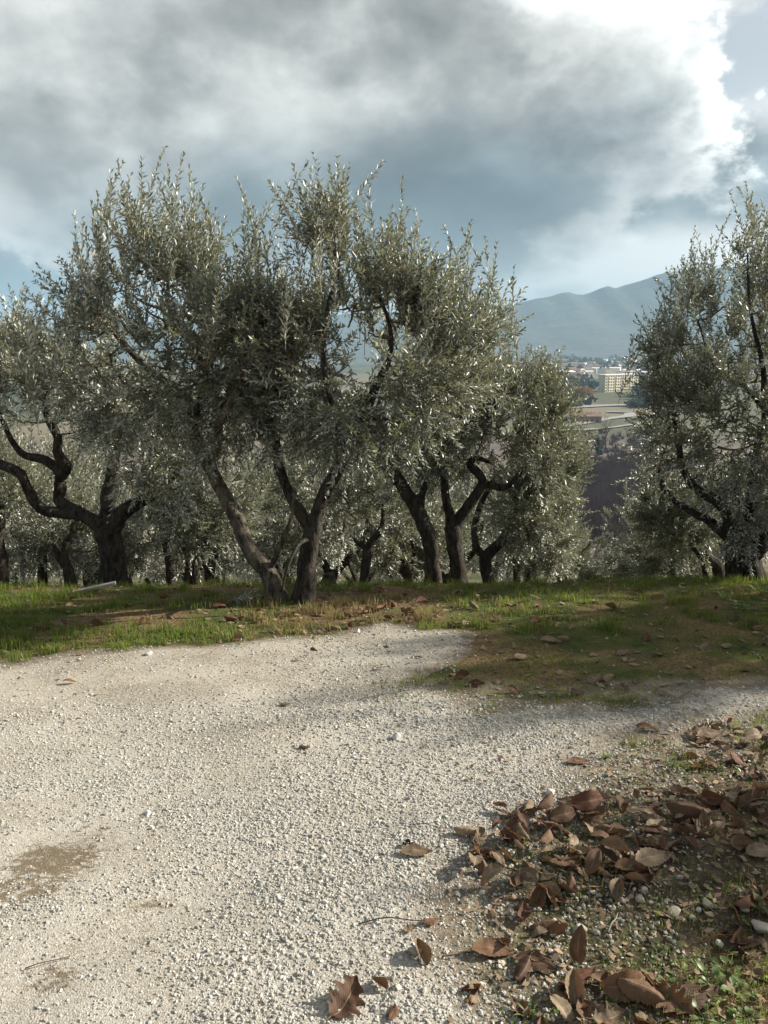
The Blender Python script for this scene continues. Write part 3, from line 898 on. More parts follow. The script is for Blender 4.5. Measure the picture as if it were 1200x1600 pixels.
tree('olive_tree', 'dark broad olive tree with thick knotty limbs spreading from a massive trunk', 6.9,
     [([(182, 925, 0), (180, 890, 0), (176, 855, 0), (165, 822, 0)], [25, 21, 20, 20], 'trunk'),
      ([(170, 832, 0), (130, 805, 0), (100, 802, -.05), (68, 795, -.1), (45, 765, -.15), (30, 738, -.2), (-5, 722, -.2), (-50, 690, -.2)], [14, 11, 9.5, 8.5, 7.5, 7, 6.5, 5], 'limb'),
      ([(128, 806, 0), (98, 785, 0.0), (94, 755, 0.05), (92, 735, 0.05), (70, 718, .1), (35, 708, .15), (10, 670, .2), (-10, 610, .2)], [11, 10, 9.5, 9, 8, 6, 4, 3], 'limb'),
      ([(95, 742, 0.05), (105, 728, 0), (90, 705, -.05), (90, 680, -.1), (75, 655, -.1), (70, 615, -.1), (95, 560, -.1)], [10, 9, 7.5, 6.5, 5.5, 4, 3], 'limb'),
      ([(172, 828, 0), (195, 798, 0.0), (220, 785, .05), (248, 768, .1), (290, 720, .2), (320, 640, .3)], [16, 12, 10, 7.5, 5, 3.5], 'limb'),
      ([(170, 825, 0), (170, 770, .3), (180, 700, .5), (190, 620, .6)], [14, 10, 8, 5], 'limb')],
     [(40, 600, 70, 65, 0, 0.5), (110, 650, 85, 60, 0.1, 0.6), (205, 700, 80, 60, 0.2, 0.6), (280, 690, 80, 60, 0.3, 0.6), (20, 560, 50, 45, 0.1, 0.4), (170, 620, 90, 60, .3, .6), (-60, 640, 60, 80, 0, .6), (-30, 560, 60, 60, .1, .5), (250, 760, 60, 40, .1, .4)],
     [(8, 505), (-12, 498), (28, 512), (48, 528), (62, 515), (36, 540), (88, 540), (-30, 520), (100, 545)],
     seed=3, group=GN_, n_mid=45, n_thin=270, shoots=1200, bark=M_BARKDARK)

tree('olive_tree', 'olive tree beside the valley gap with two joined dark stems and one tall sprig', 6.9,
     [([(1150, 912, 0), (1149, 880, 0), (1146, 850, 0), (1140, 832, 0)], [15, 13, 13, 13], 'trunk'),
      ([(1184, 915, -.05), (1178, 885, -.05), (1166, 855, 0), (1150, 834, 0)], [19, 16, 15, 13], 'limb'),
      ([(1148, 845, 0), (1128, 828, 0), (1105, 812, .05), (1080, 800, .1), (1040, 770, .15), (1030, 735, .15)], [13, 9, 7, 5.5, 4.5, 3], 'limb'),
      ([(1145, 840, 0), (1135, 800, -.1), (1118, 780, -.1), (1088, 762, -.1), (1070, 735, -.1), (1060, 690, -.1), (1050, 620, -.05)], [11, 8.5, 8.5, 7, 5.5, 4.5, 3], 'limb'),
      ([(1172, 868, 0), (1195, 845, 0), (1235, 800, 0.1), (1260, 720, 0.1), (1240, 620, 0)], [14, 12, 9, 7, 5], 'limb'),
      ([(1160, 850, 0), (1175, 770, 0.1), (1185, 700, 0.1), (1195, 640, 0.1), (1190, 570, 0.05), (1172, 480, 0), (1168, 400, 0)], [10, 8, 6.5, 5.5, 4, 2.5, 1.3], 'limb'),
      ([(1196, 640, 0.1), (1165, 605, 0), (1135, 590, -.1), (1110, 560, -.1), (1090, 500, -.1)], [5, 4, 3, 2.2, 1.5], 'limb')],
     [(1095, 570, 70, 75, 0, 0.5), (1160, 540, 70, 95, 0, 0.5), (1075, 660, 65, 65, 0, 0.55), (1140, 690, 90, 75, 0, 0.6), (1075, 745, 65, 42, 0.1, 0.5), (1170, 370, 20, 35, 0, 0.15),
      (1110, 480, 50, 55, 0, 0.35), (1125, 610, 60, 65, -.1, .5), (1170, 650, 50, 70, -.2, .5), (1178, 460, 36, 55, 0, .3), (1050, 600, 36, 50, 0, 0.35), (1230, 600, 80, 140, 0, 0.6), (1040, 695, 30, 45, .1, .35), (1170, 790, 70, 50, 0.1, .5), (1250, 740, 70, 80, 0, .5)],
     [(1165, 284), (1152, 292), (1176, 300), (1190, 312), (1142, 330), (1182, 340), (1140, 378), (1080, 372), (1090, 388), (1117, 380), (1072, 410), (1060, 440), (1050, 430), (1032, 480), (1022, 515), (1100, 400), (1132, 400), (1198, 370), (1195, 420), (1040, 455)],
     seed=4, group=GN_, n_mid=50, n_thin=360, shoots=1650, bark=M_BARKDARK)

tree('olive_tree', 'olive tree with one slim trunk bowed like a hook, beside the Y-forked dark trunk', 7.3,
     [([(679, 912, 0), (677, 880, 0), (674, 850, 0), (662, 815, 0), (648, 785, 0)], [15, 12, 12.5, 13, 11], 'trunk'),
      ([(650, 790, 0), (632, 760, 0), (612, 730, 0.05), (600, 700, .1), (590, 660, .1), (600, 600, .1)], [11, 9.5, 8, 6, 5, 3], 'limb'),
      ([(655, 800, 0), (668, 750, .3), (690, 700, .4), (720, 640, .4)], [7, 6, 5, 3], 'limb')],
     [(640, 690, 80, 55, 0.2, 0.5), (720, 650, 80, 60, 0.2, 0.5), (580, 680, 60, 50, 0.2, .4), (680, 610, 70, 50, .2, .4)],
     [], seed=5, group=GN_, n_mid=26, n_thin=160, shoots=620, bark=M_BARKDARK, lscale=1.08)

tree('olive_tree', 'olive tree whose dark trunk splits in a Y with a crooked right limb', 7.6,
     [([(716, 912, 0), (714, 880, 0), (710, 850, 0), (706, 822, 0)], [16, 13.5, 13.5, 13], 'trunk'),
      ([(706, 828, 0), (700, 800, 0), (695, 775, 0), (694, 750, 0), (690, 700, .1), (700, 640, .1)], [9.5, 8, 7, 6.5, 5, 3], 'limb'),
      ([(708, 828, 0), (722, 805, 0), (738, 780, 0), (754, 757, 0), (750, 742, 0), (736, 727, 0), (740, 715, .05), (765, 722, .1)], [10, 9, 8, 7.5, 7, 6.5, 5, 3], 'limb'),
      ([(752, 758, 0), (768, 757, 0), (782, 762, 0), (796, 758, -.02), (820, 730, 0), (840, 690, 0)], [6, 6, 5.5, 4.5, 3.5, 2.5], 'limb')],
     [(790, 660, 80, 60, 0.1, 0.5), (720, 700, 60, 45, 0.2, 0.4), (830, 620, 45, 42, 0.1, 0.4), (845, 690, 50, 50, 0.0, 0.4), (770, 610, 50, 40, .1, .35), (700, 620, 60, 40, .1, .4)],
     [(782, 560), (800, 566), (822, 558), (845, 562), (858, 572), (872, 588), (830, 572), (866, 610), (808, 572), (880, 640)],
     seed=6, group=GN_, n_mid=30, n_thin=200, shoots=850, bark=M_BARKDARK, lscale=1.08)

# mid-distance trees further down the slope
def mid(label, Y, trunk, blobs, seed, tips=(), shoots=560, ls=1.18, extra=()):
    stems = [(trunk[0], trunk[1], 'trunk')] + [(a, b, 'limb') for a, b in extra]
    return tree('olive_tree', label, Y, stems, blobs, tips, seed, 'olive tree', GS_, 18, 110, shoots, ls, M_BARKDARK, tip_len=(0.3, 0.6))

mid('olive tree with a sharply bent trunk just behind the Y-forked one', 9.2,
    ([(768, 925, 0), (762, 895, 0), (758, 872, 0), (764, 866, 0), (778, 852, 0), (792, 836, 0)], [12, 10, 10, 9, 8, 7]),
    [(850, 740, 55, 55, 0, .5), (800, 790, 60, 50, 0.2, .5), (862, 700, 26, 45, 0, .35), (845, 800, 50, 45, 0, .45)], 11,
    [(890, 640), (884, 655), (898, 690)], 900, 1.12,
    [([(790, 838, 0), (810, 800, 0), (840, 750, 0)], [6, 4, 3]), ([(760, 872, 0), (742, 850, 0), (748, 800, 0.2), (775, 740, .2)], [7, 6, 5, 3])])
mid('slim twin-stemmed olive tree, its pale crown bordering the valley gap', 11.0,
    ([(808, 925, 0), (806, 880, 0), (803, 860, 0)], [6, 5.5, 5]),
    [(850, 805, 46, 45, 0, .6), (835, 840, 60, 40, 0, .6), (880, 855, 36, 30, 0, .5), (868, 745, 22, 40, 0, .4)], 12, [(898, 775)], 950, 1.2,
    [([(823, 920, 0), (828, 880, 0), (838, 860, 0), (860, 810, 0)], [6, 5, 4.5, 3]), ([(804, 865, 0), (815, 830, 0.1), (840, 790, .1)], [4, 3.5, 2])])
mid('low olive tree with splayed thin stems at the foot of the valley gap', 13.5,
    ([(872, 925, 0), (872, 890, 0), (882, 870, 0), (900, 845, 0)], [8, 7, 6, 5]),
    [(895, 885, 45, 22, 0, .8), (880, 860, 50, 35, 0.2, .7), (950, 892, 40, 18, 0, .6), (985, 900, 30, 14, 0, .6)], 13, [], 850, 1.3,
    [([(872, 890, 0), (850, 872, 0), (835, 850, 0)], [5, 4, 3]), ([(885, 900, 0), (900, 878, 0.1), (925, 850, .1)], [5, 4, 3])])
mid('small olive tree with a thin Y-shaped trunk framed between the two foreground trees', 10.5,
    ([(568, 935, 0), (569, 900, 0), (572, 868, 0), (574, 856, 0)], [8, 7, 7.5, 8]),
    [(560, 780, 60, 45, 0.3, .6), (610, 760, 55, 45, 0.3, .6), (520, 830, 45, 40, .5, .5)], 14, [], 520, 1.2,
    [([(574, 858, 0), (562, 850, 0), (553, 842, 0)], [6, 4, 3]), ([(574, 858, 0), (586, 840, 0), (598, 822, 0), (600, 780, .2)], [7, 6, 5, 3])])
mid('spindly olive tree with a side stub, far behind the hooked trunk', 13.0,
    ([(638, 925, 0), (634, 905, 0), (633, 890, 0), (640, 850, 0)], [6, 5, 5, 4]),
    [(640, 830, 55, 40, 0, .8), (600, 860, 45, 35, 0, .8), (680, 850, 45, 35, 0.2, .8)], 15, [], 700, 1.3,
    [([(633, 897, 0), (622, 888, 0), (606, 884, 0)], [3.5, 3, 2])])
mid('plain dark-stemmed olive tree at the photo edge behind the knotty limbs', 8.6,
    ([(8, 935, 0), (2, 890, 0), (-2, 840, 0), (0, 790, 0)], [11, 9, 8, 7]),
    [(10, 760, 55, 50, 0.2, .5), (-40, 720, 60, 60, 0.2, .5), (50, 820, 45, 45, 0.5, .5)], 16, [], 560, 1.12,
    [([(0, 800, 0), (-20, 770, 0), (-40, 720, 0)], [6, 4, 3])])
mid('olive tree with a single wavy stem just outside the massive trunk', 9.5,
    ([(67, 930, 0), (68, 890, 0), (65, 850, 0), (72, 815, 0), (68, 780, 0)], [8, 7, 6.5, 7, 5]),
    [(70, 760, 60, 45, 0.3, .5), (110, 800, 55, 45, 0.4, .5), (40, 850, 40, 40, .6, .5)], 17, [], 560, 1.15)
mid('olive tree with a stout stem and slanting side limb, half behind the massive trunk', 8.8,
    ([(110, 932, 0), (108, 900, 0), (102, 870, 0), (106, 845, 0)], [11, 9.5, 7, 6]),
    [(130, 800, 50, 45, 0.3, .5), (85, 830, 40, 40, 0.5, .5), (150, 850, 40, 40, .6, .5)], 18, [], 480, 1.15,
    [([(102, 885, 0), (90, 868, 0), (84, 850, 0)], [6, 5, 4]), ([(106, 848, 0), (115, 820, 0), (108, 790, 0)], [5, 4, 3])])
mid('dark single-stem olive tree standing apart between the massive trunk and the leaning one', 9.4,
    ([(270, 928, 0), (268, 895, 0), (262, 870, 0), (258, 840, 0)], [8.5, 7.5, 6, 4]),
    [(250, 820, 55, 45, 0.3, .5), (225, 850, 45, 40, .5, .5), (285, 790, 50, 40, .3, .5)], 19, [], 560, 1.15)
mid('olive tree with twin stems crossing near the base, behind the leaning stump', 9.0,
    ([(294, 926, 0), (297, 895, 0), (300, 875, 0), (312, 850, 0)], [7.5, 7, 7, 5]),
    [(330, 820, 50, 45, 0.2, .5), (360, 780, 50, 45, .3, .5), (310, 790, 45, 45, .3, .5)], 20, [], 620, 1.15,
    [([(308, 926, 0), (305, 900, 0), (300, 878, 0), (288, 855, 0)], [8, 7, 6, 4]), ([(302, 872, 0), (318, 855, 0), (326, 838, 0)], [5, 4, 3])])
mid('olive tree with a leaning bare limb beside the double dark stems', 8.8,
    ([(1126, 925, 0), (1122, 890, 0), (1108, 872, 0), (1098, 850, 0), (1088, 828, 0)], [10, 9, 8, 6.5, 5]),
    [(1060, 820, 55, 40, 0.2, .5), (1100, 790, 55, 40, .3, .5), (1040, 800, 30, 36, .2, .4), (1045, 760, 25, 32, .2, .35)], 21, [], 780, 1.12,
    [([(1135, 915, 0.1), (1138, 880, 0.1), (1126, 848, .1), (1118, 810, .1)], [5, 4.5, 4, 3]), ([(1106, 918, .1), (1098, 880, .1), (1080, 850, .1)], [5, 4, 3])])
mid('pale low olive tree below the double dark stems, its crown spilling into the valley gap', 12.5,
    ([(1060, 930, 0), (1055, 890, 0), (1045, 850, 0)], [7, 6, 4]),
    [(1035, 860, 50, 38, 0, .8), (1080, 870, 55, 35, .2, .8), (1030, 880, 26, 20, 0, .6), (1120, 860, 40, 35, .3, .7)], 22, [], 850, 1.3)

# the grove beyond: copies of three trees
protos = []
for i, (bl, st) in enumerate((
        ([(0, 0, 2.1, .9, .9, .75), (.6, .2, 1.7, .7, .7, .6), (-.6, -.2, 1.8, .7, .7, .6), (0.1, .5, 2.6, .5, .5, .45), (-.2, -.5, 1.4, .6, .6, .45)],
         [([(0, 0, 0), (.03, 0, .5), (-.05, 0, .9)], [.11, .09, .08], 'trunk'), ([(-.05, 0, .85), (.3, .1, 1.4), (.5, .2, 2.0)], [.06, .045, .03], 'limb'), ([(-.05, 0, .85), (-.4, -.1, 1.4), (-.5, -.2, 2.0)], [.06, .045, .03], 'limb')]),
        ([(0, 0, 1.9, 1.0, .9, .7), (.7, -.3, 1.5, .6, .7, .5), (-.5, .3, 2.3, .7, .7, .6), (.3, .1, 2.5, .6, .6, .5), (-.7, -.3, 1.4, .5, .5, .45)],
         [([(0, 0, 0), (-.06, 0, .4), (.08, 0, .8)], [.13, .10, .09], 'trunk'), ([(.08, 0, .75), (.5, -.1, 1.2), (.6, -.2, 1.7)], [.06, .05, .03], 'limb'), ([(.08, 0, .75), (-.2, .2, 1.4), (-.4, .3, 2.2)], [.06, .045, .03], 'limb')]),
        ([(0, 0, 2.3, .8, .8, .8), (.4, .4, 1.7, .7, .6, .6), (-.5, 0, 1.7, .7, .6, .6), (0, -.4, 2.7, .5, .5, .5)],
         [([(0, 0, 0), (.08, 0, .5), (.02, 0, 1.0)], [.10, .085, .08], 'trunk'), ([(.02, 0, .95), (.3, .2, 1.5), (.3, .3, 2.2)], [.055, .045, .03], 'limb'), ([(.02, 0, .95), (-.35, 0, 1.5), (-.45, 0, 2.1)], [.055, .04, .03], 'limb')]))):
    X0, Y0 = ((-3.6, 15.0), (-0.6, 16.5), (2.2, 16.0))[i]
    z0 = float(T(X0, Y0))
    bl = [(b[0] + X0, b[1] + Y0, b[2] + z0, *b[3:]) for b in bl]
    st = [([(a + X0, b + Y0, c + z0) for a, b, c in p], r, n) for p, r, n in st]
    protos.append(tree('olive_tree', 'dim olive tree of the grove', Y0, st, bl, (), 40 + i, 'olive tree', 'dim olive grove down the slope', 20, 120, 620, 1.55, M_BARKDARK, world_pts=True))
spots = [(-2.6, 11.6), (-0.9, 12.2), (0.35, 12.6), (-4.5, 12.0), (-7.2, 13.5), (-5.4, 14.2), (-1.9, 14.2), (1.0, 14.0), (6.3, 14.4), (-8.5, 18), (-6.3, 19), (-4.6, 18.5), (-2.4, 19.5), (0.6, 19.5), (2.7, 20.5), (7.4, 18.6),
         (-9.5, 24), (-6.8, 25), (-4.0, 24.5), (-1.0, 25), (1.8, 26), (4.2, 25.2), (8.0, 24.5), (10.0, 23), (-10.5, 31), (-6.5, 32), (-2.5, 32), (1.0, 33.5), (4.5, 34), (10.5, 31)]
rows = ('nearest row', 'second row', 'third row', 'farthest row')


def grove_label(x, y):
    r = rows[0 if y < 15.9 else 1 if y < 21 else 2 if y < 28 else 3]
    px = 600 + x / y * F
    w = ('past the knotty massive trunk', 'behind the massive trunk', 'behind the leaning stump', 'behind the wide V fork', 'behind the hooked and Y-forked trunks', 'below the valley gap', 'behind the double dark stems')
    return 'dim olive tree in the %s down the slope, %s' % (r, w[int(np.clip(np.searchsorted((60, 260, 430, 560, 820, 1000), px), 0, 6))])


for p_ in protos: p_['label'] = grove_label(p_.location.x, p_.location.y)
for i, (x, y) in enumerate(spots):
    copy_tree(protos[i % 3], (x, y, float(T(x, y)) - 0.03), random.uniform(0, 6.28), random.uniform(0.95, 1.22), grove_label(x, y))

# trees just beyond the photo's edge whose shade falls across the track
for i, (x, y, s) in enumerate(((5.3, 5.45, 0.74), (6.3, 5.75, 0.8), (11.0, 7.55, 1.95), (3.75, 2.95, 0.5))):
    copy_tree(protos[(i + 1) % 3], (x, y, float(T(x, y)) - 0.03), i * 2.1, s, 'olive tree beyond the edge of the picture, shading the track')


def bare_tree(name, label, base, H, spread, seed, r0, cat, group=None, m=None, levels=4, fine=3):
    rg = np.random.default_rng(seed)
    root = bpy.data.objects.new(name, None); COL.objects.link(root); root.location = base
    tag(root, label, cat, group)
    lines = {0: [], 1: []}

    def grow(p, d, L, r, lev):
        K = 6; P = [np.array(p)]; dd = np.array(d)
        for _ in range(K - 1):
            dd = nrm(dd + rg.normal(0, 0.10, 3) + np.array([0, 0, 0.05])); P.append(P[-1] + dd * L / (K - 1))
        P = np.array(P); lines[0 if lev == 0 else 1].append((P, np.linspace(r, r * 0.5, K)))
        if lev < levels:
            for _ in range(fine + (2 if lev == 0 else 0)):
                k = rg.integers(2, K); ax = nrm(rg.normal(size=3))
                nd = nrm(dd + ax * spread); nd[2] = abs(nd[2]) * 0.8 + 0.1
                grow(P[k], nrm(nd), L * rg.uniform(0.5, 0.75), r * 0.5, lev + 1)
    grow((0, 0, -0.1), (0, 0, 1), H * 0.45, r0, 0)
    for k, nm in ((0, 'trunk'), (1, 'branches')):
        V_, f = batch_tubes(np.array([a for a, _ in lines[k]]), np.array([b for _, b in lines[k]]), 8 if k == 0 else 4)
        o = obj(nm, make_mesh(nm, V_, f, [m or M_BARK], True), root)
        if k: o['kind'] = 'stuff'
    return root


# ------------------------------------------------------------------ valley, mountain, haze
sk = [(-3500, 500), (-1500, 505), (-600, 520), (0, 514), (150, 505), (300, 500), (480, 494), (640, 486), (760, 479), (800, 474), (835, 467), (862, 462), (886, 455), (898, 459), (915, 460),
      (938, 450), (950, 446), (962, 450), (1000, 438), (1040, 425), (1100, 419), (1150, 416), (1210, 408), (1400, 400), (1800, 420), (2600, 450), (4200, 480)]
YR = 4600.0
rx_ = np.array([at(a, b, YR)[0] for a, b in sk]); rz_ = np.array([at(a, b, YR)[2] for a, b in sk])
mx_, my_, mf_ = grid(np.linspace(-9000, 9000, 420), np.concatenate([np.linspace(2700, 4700, 70), np.linspace(4760, 6500, 20)]))
ridge = np.interp(mx_ * YR / np.maximum(my_, 1), rx_, rz_) if False else np.interp(mx_, rx_, rz_)
s_ = np.clip((my_ - 2800) / (YR - 2800), 0, 1)
back = np.clip((my_ - YR) / 1800, 0, 1)
er = np.abs(fbm(mx_ / 520, my_ / 700, 301, 5) - 0.47) * 2
mz = -58 + (ridge + 58) * (s_ ** 1.55) * (1 - 0.55 * er * (1 - s_) * 1.6) * (1 - 0.8 * back) + 14 * (fbm(mx_ / 130, my_ / 130, 305, 4) - 0.47) * s_ * (1 - s_) * 3
mz += (fbm(mx_ / 60, my_ * 0, 307, 3) - 0.45) * 9 * s_
mm, t, b = mat('mountain_woods')
p = gpos(t)
n1 = t.noise(p, 0.006, 6, 0.6); n2 = t.noise(p, 0.03, 5, 0.6)
c = t.mix(t.ramp(n2, 0.35, 0.65), (0.022, 0.032, 0.030), (0.055, 0.062, 0.050))
c = t.mix(t.ramp(n1, 0.60, 0.72), c, (0.11, 0.11, 0.085))
t.put(b.inputs['Base Color'], c); b.inputs['Roughness'].default_value = 0.95
mo = obj('mountain', make_mesh('mountain', np.stack([mx_, my_, mz], 1), mf_, [mm], True))
tag(mo, 'blue hazy mountain ridge across the valley', kind='structure')
ZTOP = float(mz.max()) + 15

hzm = bpy.data.materials.new('haze_air'); hzm.use_nodes = True
ht = NT(hzm.node_tree)
for n in list(ht.n): ht.n.remove(n)
pv = ht.node('ShaderNodeVolumePrincipled')
pv.inputs['Color'].default_value = (0.38, 0.58, 0.74, 1); pv.inputs['Density'].default_value = 0.00016; pv.inputs['Anisotropy'].default_value = 0.0
ho = ht.node('ShaderNodeOutputMaterial'); ht.l.new(pv.outputs[0], ho.inputs['Volume'])
x0, x1, y0, y1, z0, z1 = -9800, 9800, -300, 11800, -75, ZTOP
hv = [(x, y, z) for x in (x0, x1) for y in (y0, y1) for z in (z0, z1)]
hf = [(0, 1, 3, 2), (4, 6, 7, 5), (0, 4, 5, 1), (2, 3, 7, 6), (0, 2, 6, 4), (1, 5, 7, 3)]
haze = obj('haze', make_mesh('haze', hv, hf, [hzm])); haze.display_type = 'WIRE'
tag(haze, 'pale blue valley haze in the air', 'haze', kind='stuff')


def boxes(parts):
    """list of (x0,x1,y0,y1,z0,z1) -> verts, quad faces"""
    V_, f = [], []
    for a, b_, c_, d, e, g in parts:
        k = len(V_)
        V_ += [(x, y, z) for x in (a, b_) for y in (c_, d) for z in (e, g)]
        f += [tuple(k + i for i in q) for q in hf]
    return np.array(V_, float), f


# apartment block: cream slab seen end-on over the trees
M_CREAM = plain('cream_render', (0.56, 0.49, 0.34), 0.9, 0.3, 0.08)
M_WHITE = plain('white_render', (0.72, 0.71, 0.67), 0.9, 0.3, 0.06)
M_TILE = plain('roof_tile', (0.21, 0.135, 0.105), 0.9, 0.5, 0.25)
M_GLASSD = plain('window_dark', (0.05, 0.06, 0.07), 0.25, 0.5, 0.1)
M_ROADG = plain('road_surface', (0.26, 0.255, 0.24), 0.9, 0.05, 0.12)


def block(name, label, px0, px1, py_top, py_base, floors, cols, wall_m, depth=14.0, group=None, cat='building', rot=0.0):
    g = gp((px0 + px1) / 2, py_base)
    Yb = g[1]
    a, b_ = at(px0, py_base, Yb), at(px1, py_base, Yb)
    w = b_[0] - a[0]; h = at(px0, py_top, Yb)[2] - g[2]
    root = bpy.data.objects.new(name, None); COL.objects.link(root); root.location = (a[0], Yb, g[2] - 0.3); tag(root, label, cat, group)
    root.rotation_euler = (0, 0, rot); w = w / math.cos(rot)
    V_, f = boxes([(0, w, 0, depth, 0, h)]); obj('wall', make_mesh('wall', V_, f, [wall_m]), root)
    V_, f = boxes([(-0.4, w + 0.4, -0.4, depth + 0.4, h, h + 0.7)]); obj('roof', make_mesh('roof', V_, f, [M_WHITE]), root)
    fh = h / floors; cw = w / cols
    wv, wf = boxes([(-cw * 0.30, cw * 0.30, -0.12, 0.1, 0, fh * 0.52)]); wm = make_mesh('window', wv, wf, [M_GLASSD])
    bv, bf = boxes([(-cw * 0.36, cw * 0.36, -0.9, -0.05, -0.15, fh * 0.20)]); bm = make_mesh('balcony', bv, bf, [wall_m])
    for i in range(floors):
        for j in range(cols):
            wo_ = obj('window', wm, root, ((j + 0.5) * cw, 0, (i + 0.30) * fh))
            if (j % 3) == 1: obj('balcony', bm, root, ((j + 0.5) * cw, 0, (i + 0.12) * fh))
    return root


block('apartment_block', 'cream apartment block with rows of windows, out in the valley by the gap', 945, 1012, 586, 613, 6, 14, M_CREAM, 10.0, rot=.66)
block('apartment_block', 'low white block showing above the olive tops at the valley gap', 812, 862, 589, 604, 3, 9, M_WHITE)

# roads on the valley floor


def strip(name, pts, w, label, lift=0.12):
    P = spline(np.array([gp(a, b)[:2] for a, b in pts]), 60)
    d = nrm(np.gradient(P, axis=0)); n = np.stack([-d[:, 1], d[:, 0]], 1)
    L_, R_ = P + n * w / 2, P - n * w / 2
    V_ = np.concatenate([np.column_stack([L_, T(L_[:, 0], L_[:, 1]) + lift]), np.column_stack([R_, T(R_[:, 0], R_[:, 1]) + lift])])
    i = np.arange(59); f = np.stack([i, i + 1, i + 61, i + 60], 1)[:, ::-1]
    return tag(obj(name, make_mesh(name, V_, f.copy(), [M_ROADG], True)), label, kind='structure')


strip('road', [(860, 666), (900, 664), (940, 657), (975, 652), (985, 648), (975, 645), (950, 644)], 9, 'pale road bending on the valley floor', 0.6)
strip('road', [(880, 674), (930, 671), (990, 664), (1040, 660)], 4, 'narrow pale lane above the scrub', 0.6)
strip('road', [(840, 640), (900, 637), (960, 634), (1030, 633)], 16, 'long straight grey road across the valley', 0.8)

# farmhouse by the road
g = gp(921, 661)
fh_ = bpy.data.objects.new('farmhouse', None); COL.objects.link(fh_); fh_.location = (g[0], g[1] + 6, float(T(g[0], g[1] + 6)) - 0.4)
tag(fh_, 'low farmhouse with reddish walls and tiled roof beside the bending road', 'house')
V_, f = boxes([(-9, 9, 0, 9, 0, 4.2)]); obj('wall', make_mesh('wall', V_, f, [plain('red_wash', (0.24, 0.17, 0.14), 0.9, 0.4, 0.15)]), fh_)
obj('roof', make_mesh('roof', [(-9.6, -.6, 4.21), (9.6, -.6, 4.21), (9.6, 9.6, 4.21), (-9.6, 9.6, 4.21), (-9.6, 4.5, 6.6), (9.6, 4.5, 6.6)], [(0, 1, 5, 4), (2, 3, 4, 5), (0, 4, 3), (1, 2, 5), (3, 2, 1, 0)], [M_TILE]), fh_)
wv, wf = boxes([(-.6, .6, -.08, .05, 1.0, 2.4)]); wm = make_mesh('window', wv, wf, [M_GLASSD])
for x in (-6.5, -3, 3, 6.5): obj('window', wm, fh_, (x, 0, 0))
wv, wf = boxes([(-.7, .7, -.08, .05, 0, 2.3)]); obj('door', make_mesh('door', wv, wf, [M_GLASSD]), fh_)
pst = gp(904, 657); V_, f = boxes([(-.7, .7, -.7, .7, 0, 9)]); obj('white_post', make_mesh('white_post', V_, f, [M_WHITE]), fh_, (-11, 2, 0))  # tall white post standing free beside the farmhouse

# the distant town


def house_mesh(w, d, h, r, wall_m, roof_m=None):
    V_ = [(0, 0, 0), (w, 0, 0), (w, d, 0), (0, d, 0), (0, 0, h), (w, 0, h), (w, d, h), (0, d, h), (0, d / 2, h + r), (w, d / 2, h + r)]
    f = [(0, 1, 5, 4), (1, 2, 6, 5), (2, 3, 7, 6), (3, 0, 4, 7), (4, 5, 9, 8), (6, 7, 8, 9), (5, 6, 9), (7, 4, 8)]
    me = make_mesh('town_house', V_, f, [wall_m, roof_m or M_TILE], midx=[0, 0, 0, 0, 1, 1, 0, 0]); return me


hm = [house_mesh(14, 10, 7, 2.2, M_WHITE), house_mesh(22, 11, 9, 2.4, M_CREAM), house_mesh(34, 14, 8, 1.5, M_WHITE, M_WHITE), house_mesh(15, 12, 10, 1.0, M_WHITE, M_WHITE), house_mesh(18, 12, 12, 1.8, plain('pink_render', (0.55, 0.45, 0.38), 0.9, 0.3, 0.1))]
rt = np.random.default_rng(77)
for i in range(230):
    py = 563 + 36 * rt.random() ** 1.7; px = rt.uniform(755, 1035)
    if py > 594 and 900 < px: py -= 14
    q = gp(px, py)
    if q[1] > 3000: continue
    h_ = obj('town_house', hm[i % 5], None, (q[0], q[1], float(T(q[0], q[1])) - 0.3), (0, 0, rt.uniform(-0.7, 0.7)), rt.uniform(0.8, 1.35))
    tag(h_, ('tiny white house with red tiles in the distant town', 'tiny cream long house with red tiles in the distant town', 'tiny long flat white building in the distant town', 'tiny square flat white block in the distant town', 'tiny pinkish tall house with red tiles in the distant town')[i % 5], 'house', 'houses of the distant town')


def leaf_ball(n, rg, blobs, size):
    i = rg.integers(0, len(blobs), n); d = nrm(rg.normal(size=(n, 3))); r = rg.uniform(0.55, 1.05, n)[:, None]
    B_ = np.array(blobs); P = B_[i, :3] + d * B_[i, 3:6] * r
    a = nrm(rg.normal(size=(n, 3))); b_ = nrm(np.cross(a, rg.normal(size=(n, 3))))
    s = size * rg.uniform(0.5, 1.3, n)[:, None]
    V_ = np.stack([P - a * s, P - b_ * s * .6, P + a * s, P + b_ * s * .6], 1).reshape(-1, 3)
    q = np.arange(n)[:, None] * 4
    return V_, (q + np.arange(4)[None]), np.repeat(rg.random(n), 4)


M_RUST = mat_leaf('autumn_leaf', (0.24, 0.135, 0.055), (0.24, 0.14, 0.06), 0.2, (0.3, 0.16, 0.05), 0.7, 0.2)
M_DARKG = mat_leaf('evergreen_leaf', (0.022, 0.040, 0.026), (0.026, 0.045, 0.03), 0.1, (0.03, 0.06, 0.02), 0.7, 0.2)
M_WOODS = mat_leaf('far_wood_leaf', (0.060, 0.060, 0.036), (0.06, 0.06, 0.036), 0.1, (0.06, 0.06, 0.03), 0.8, 0.2)


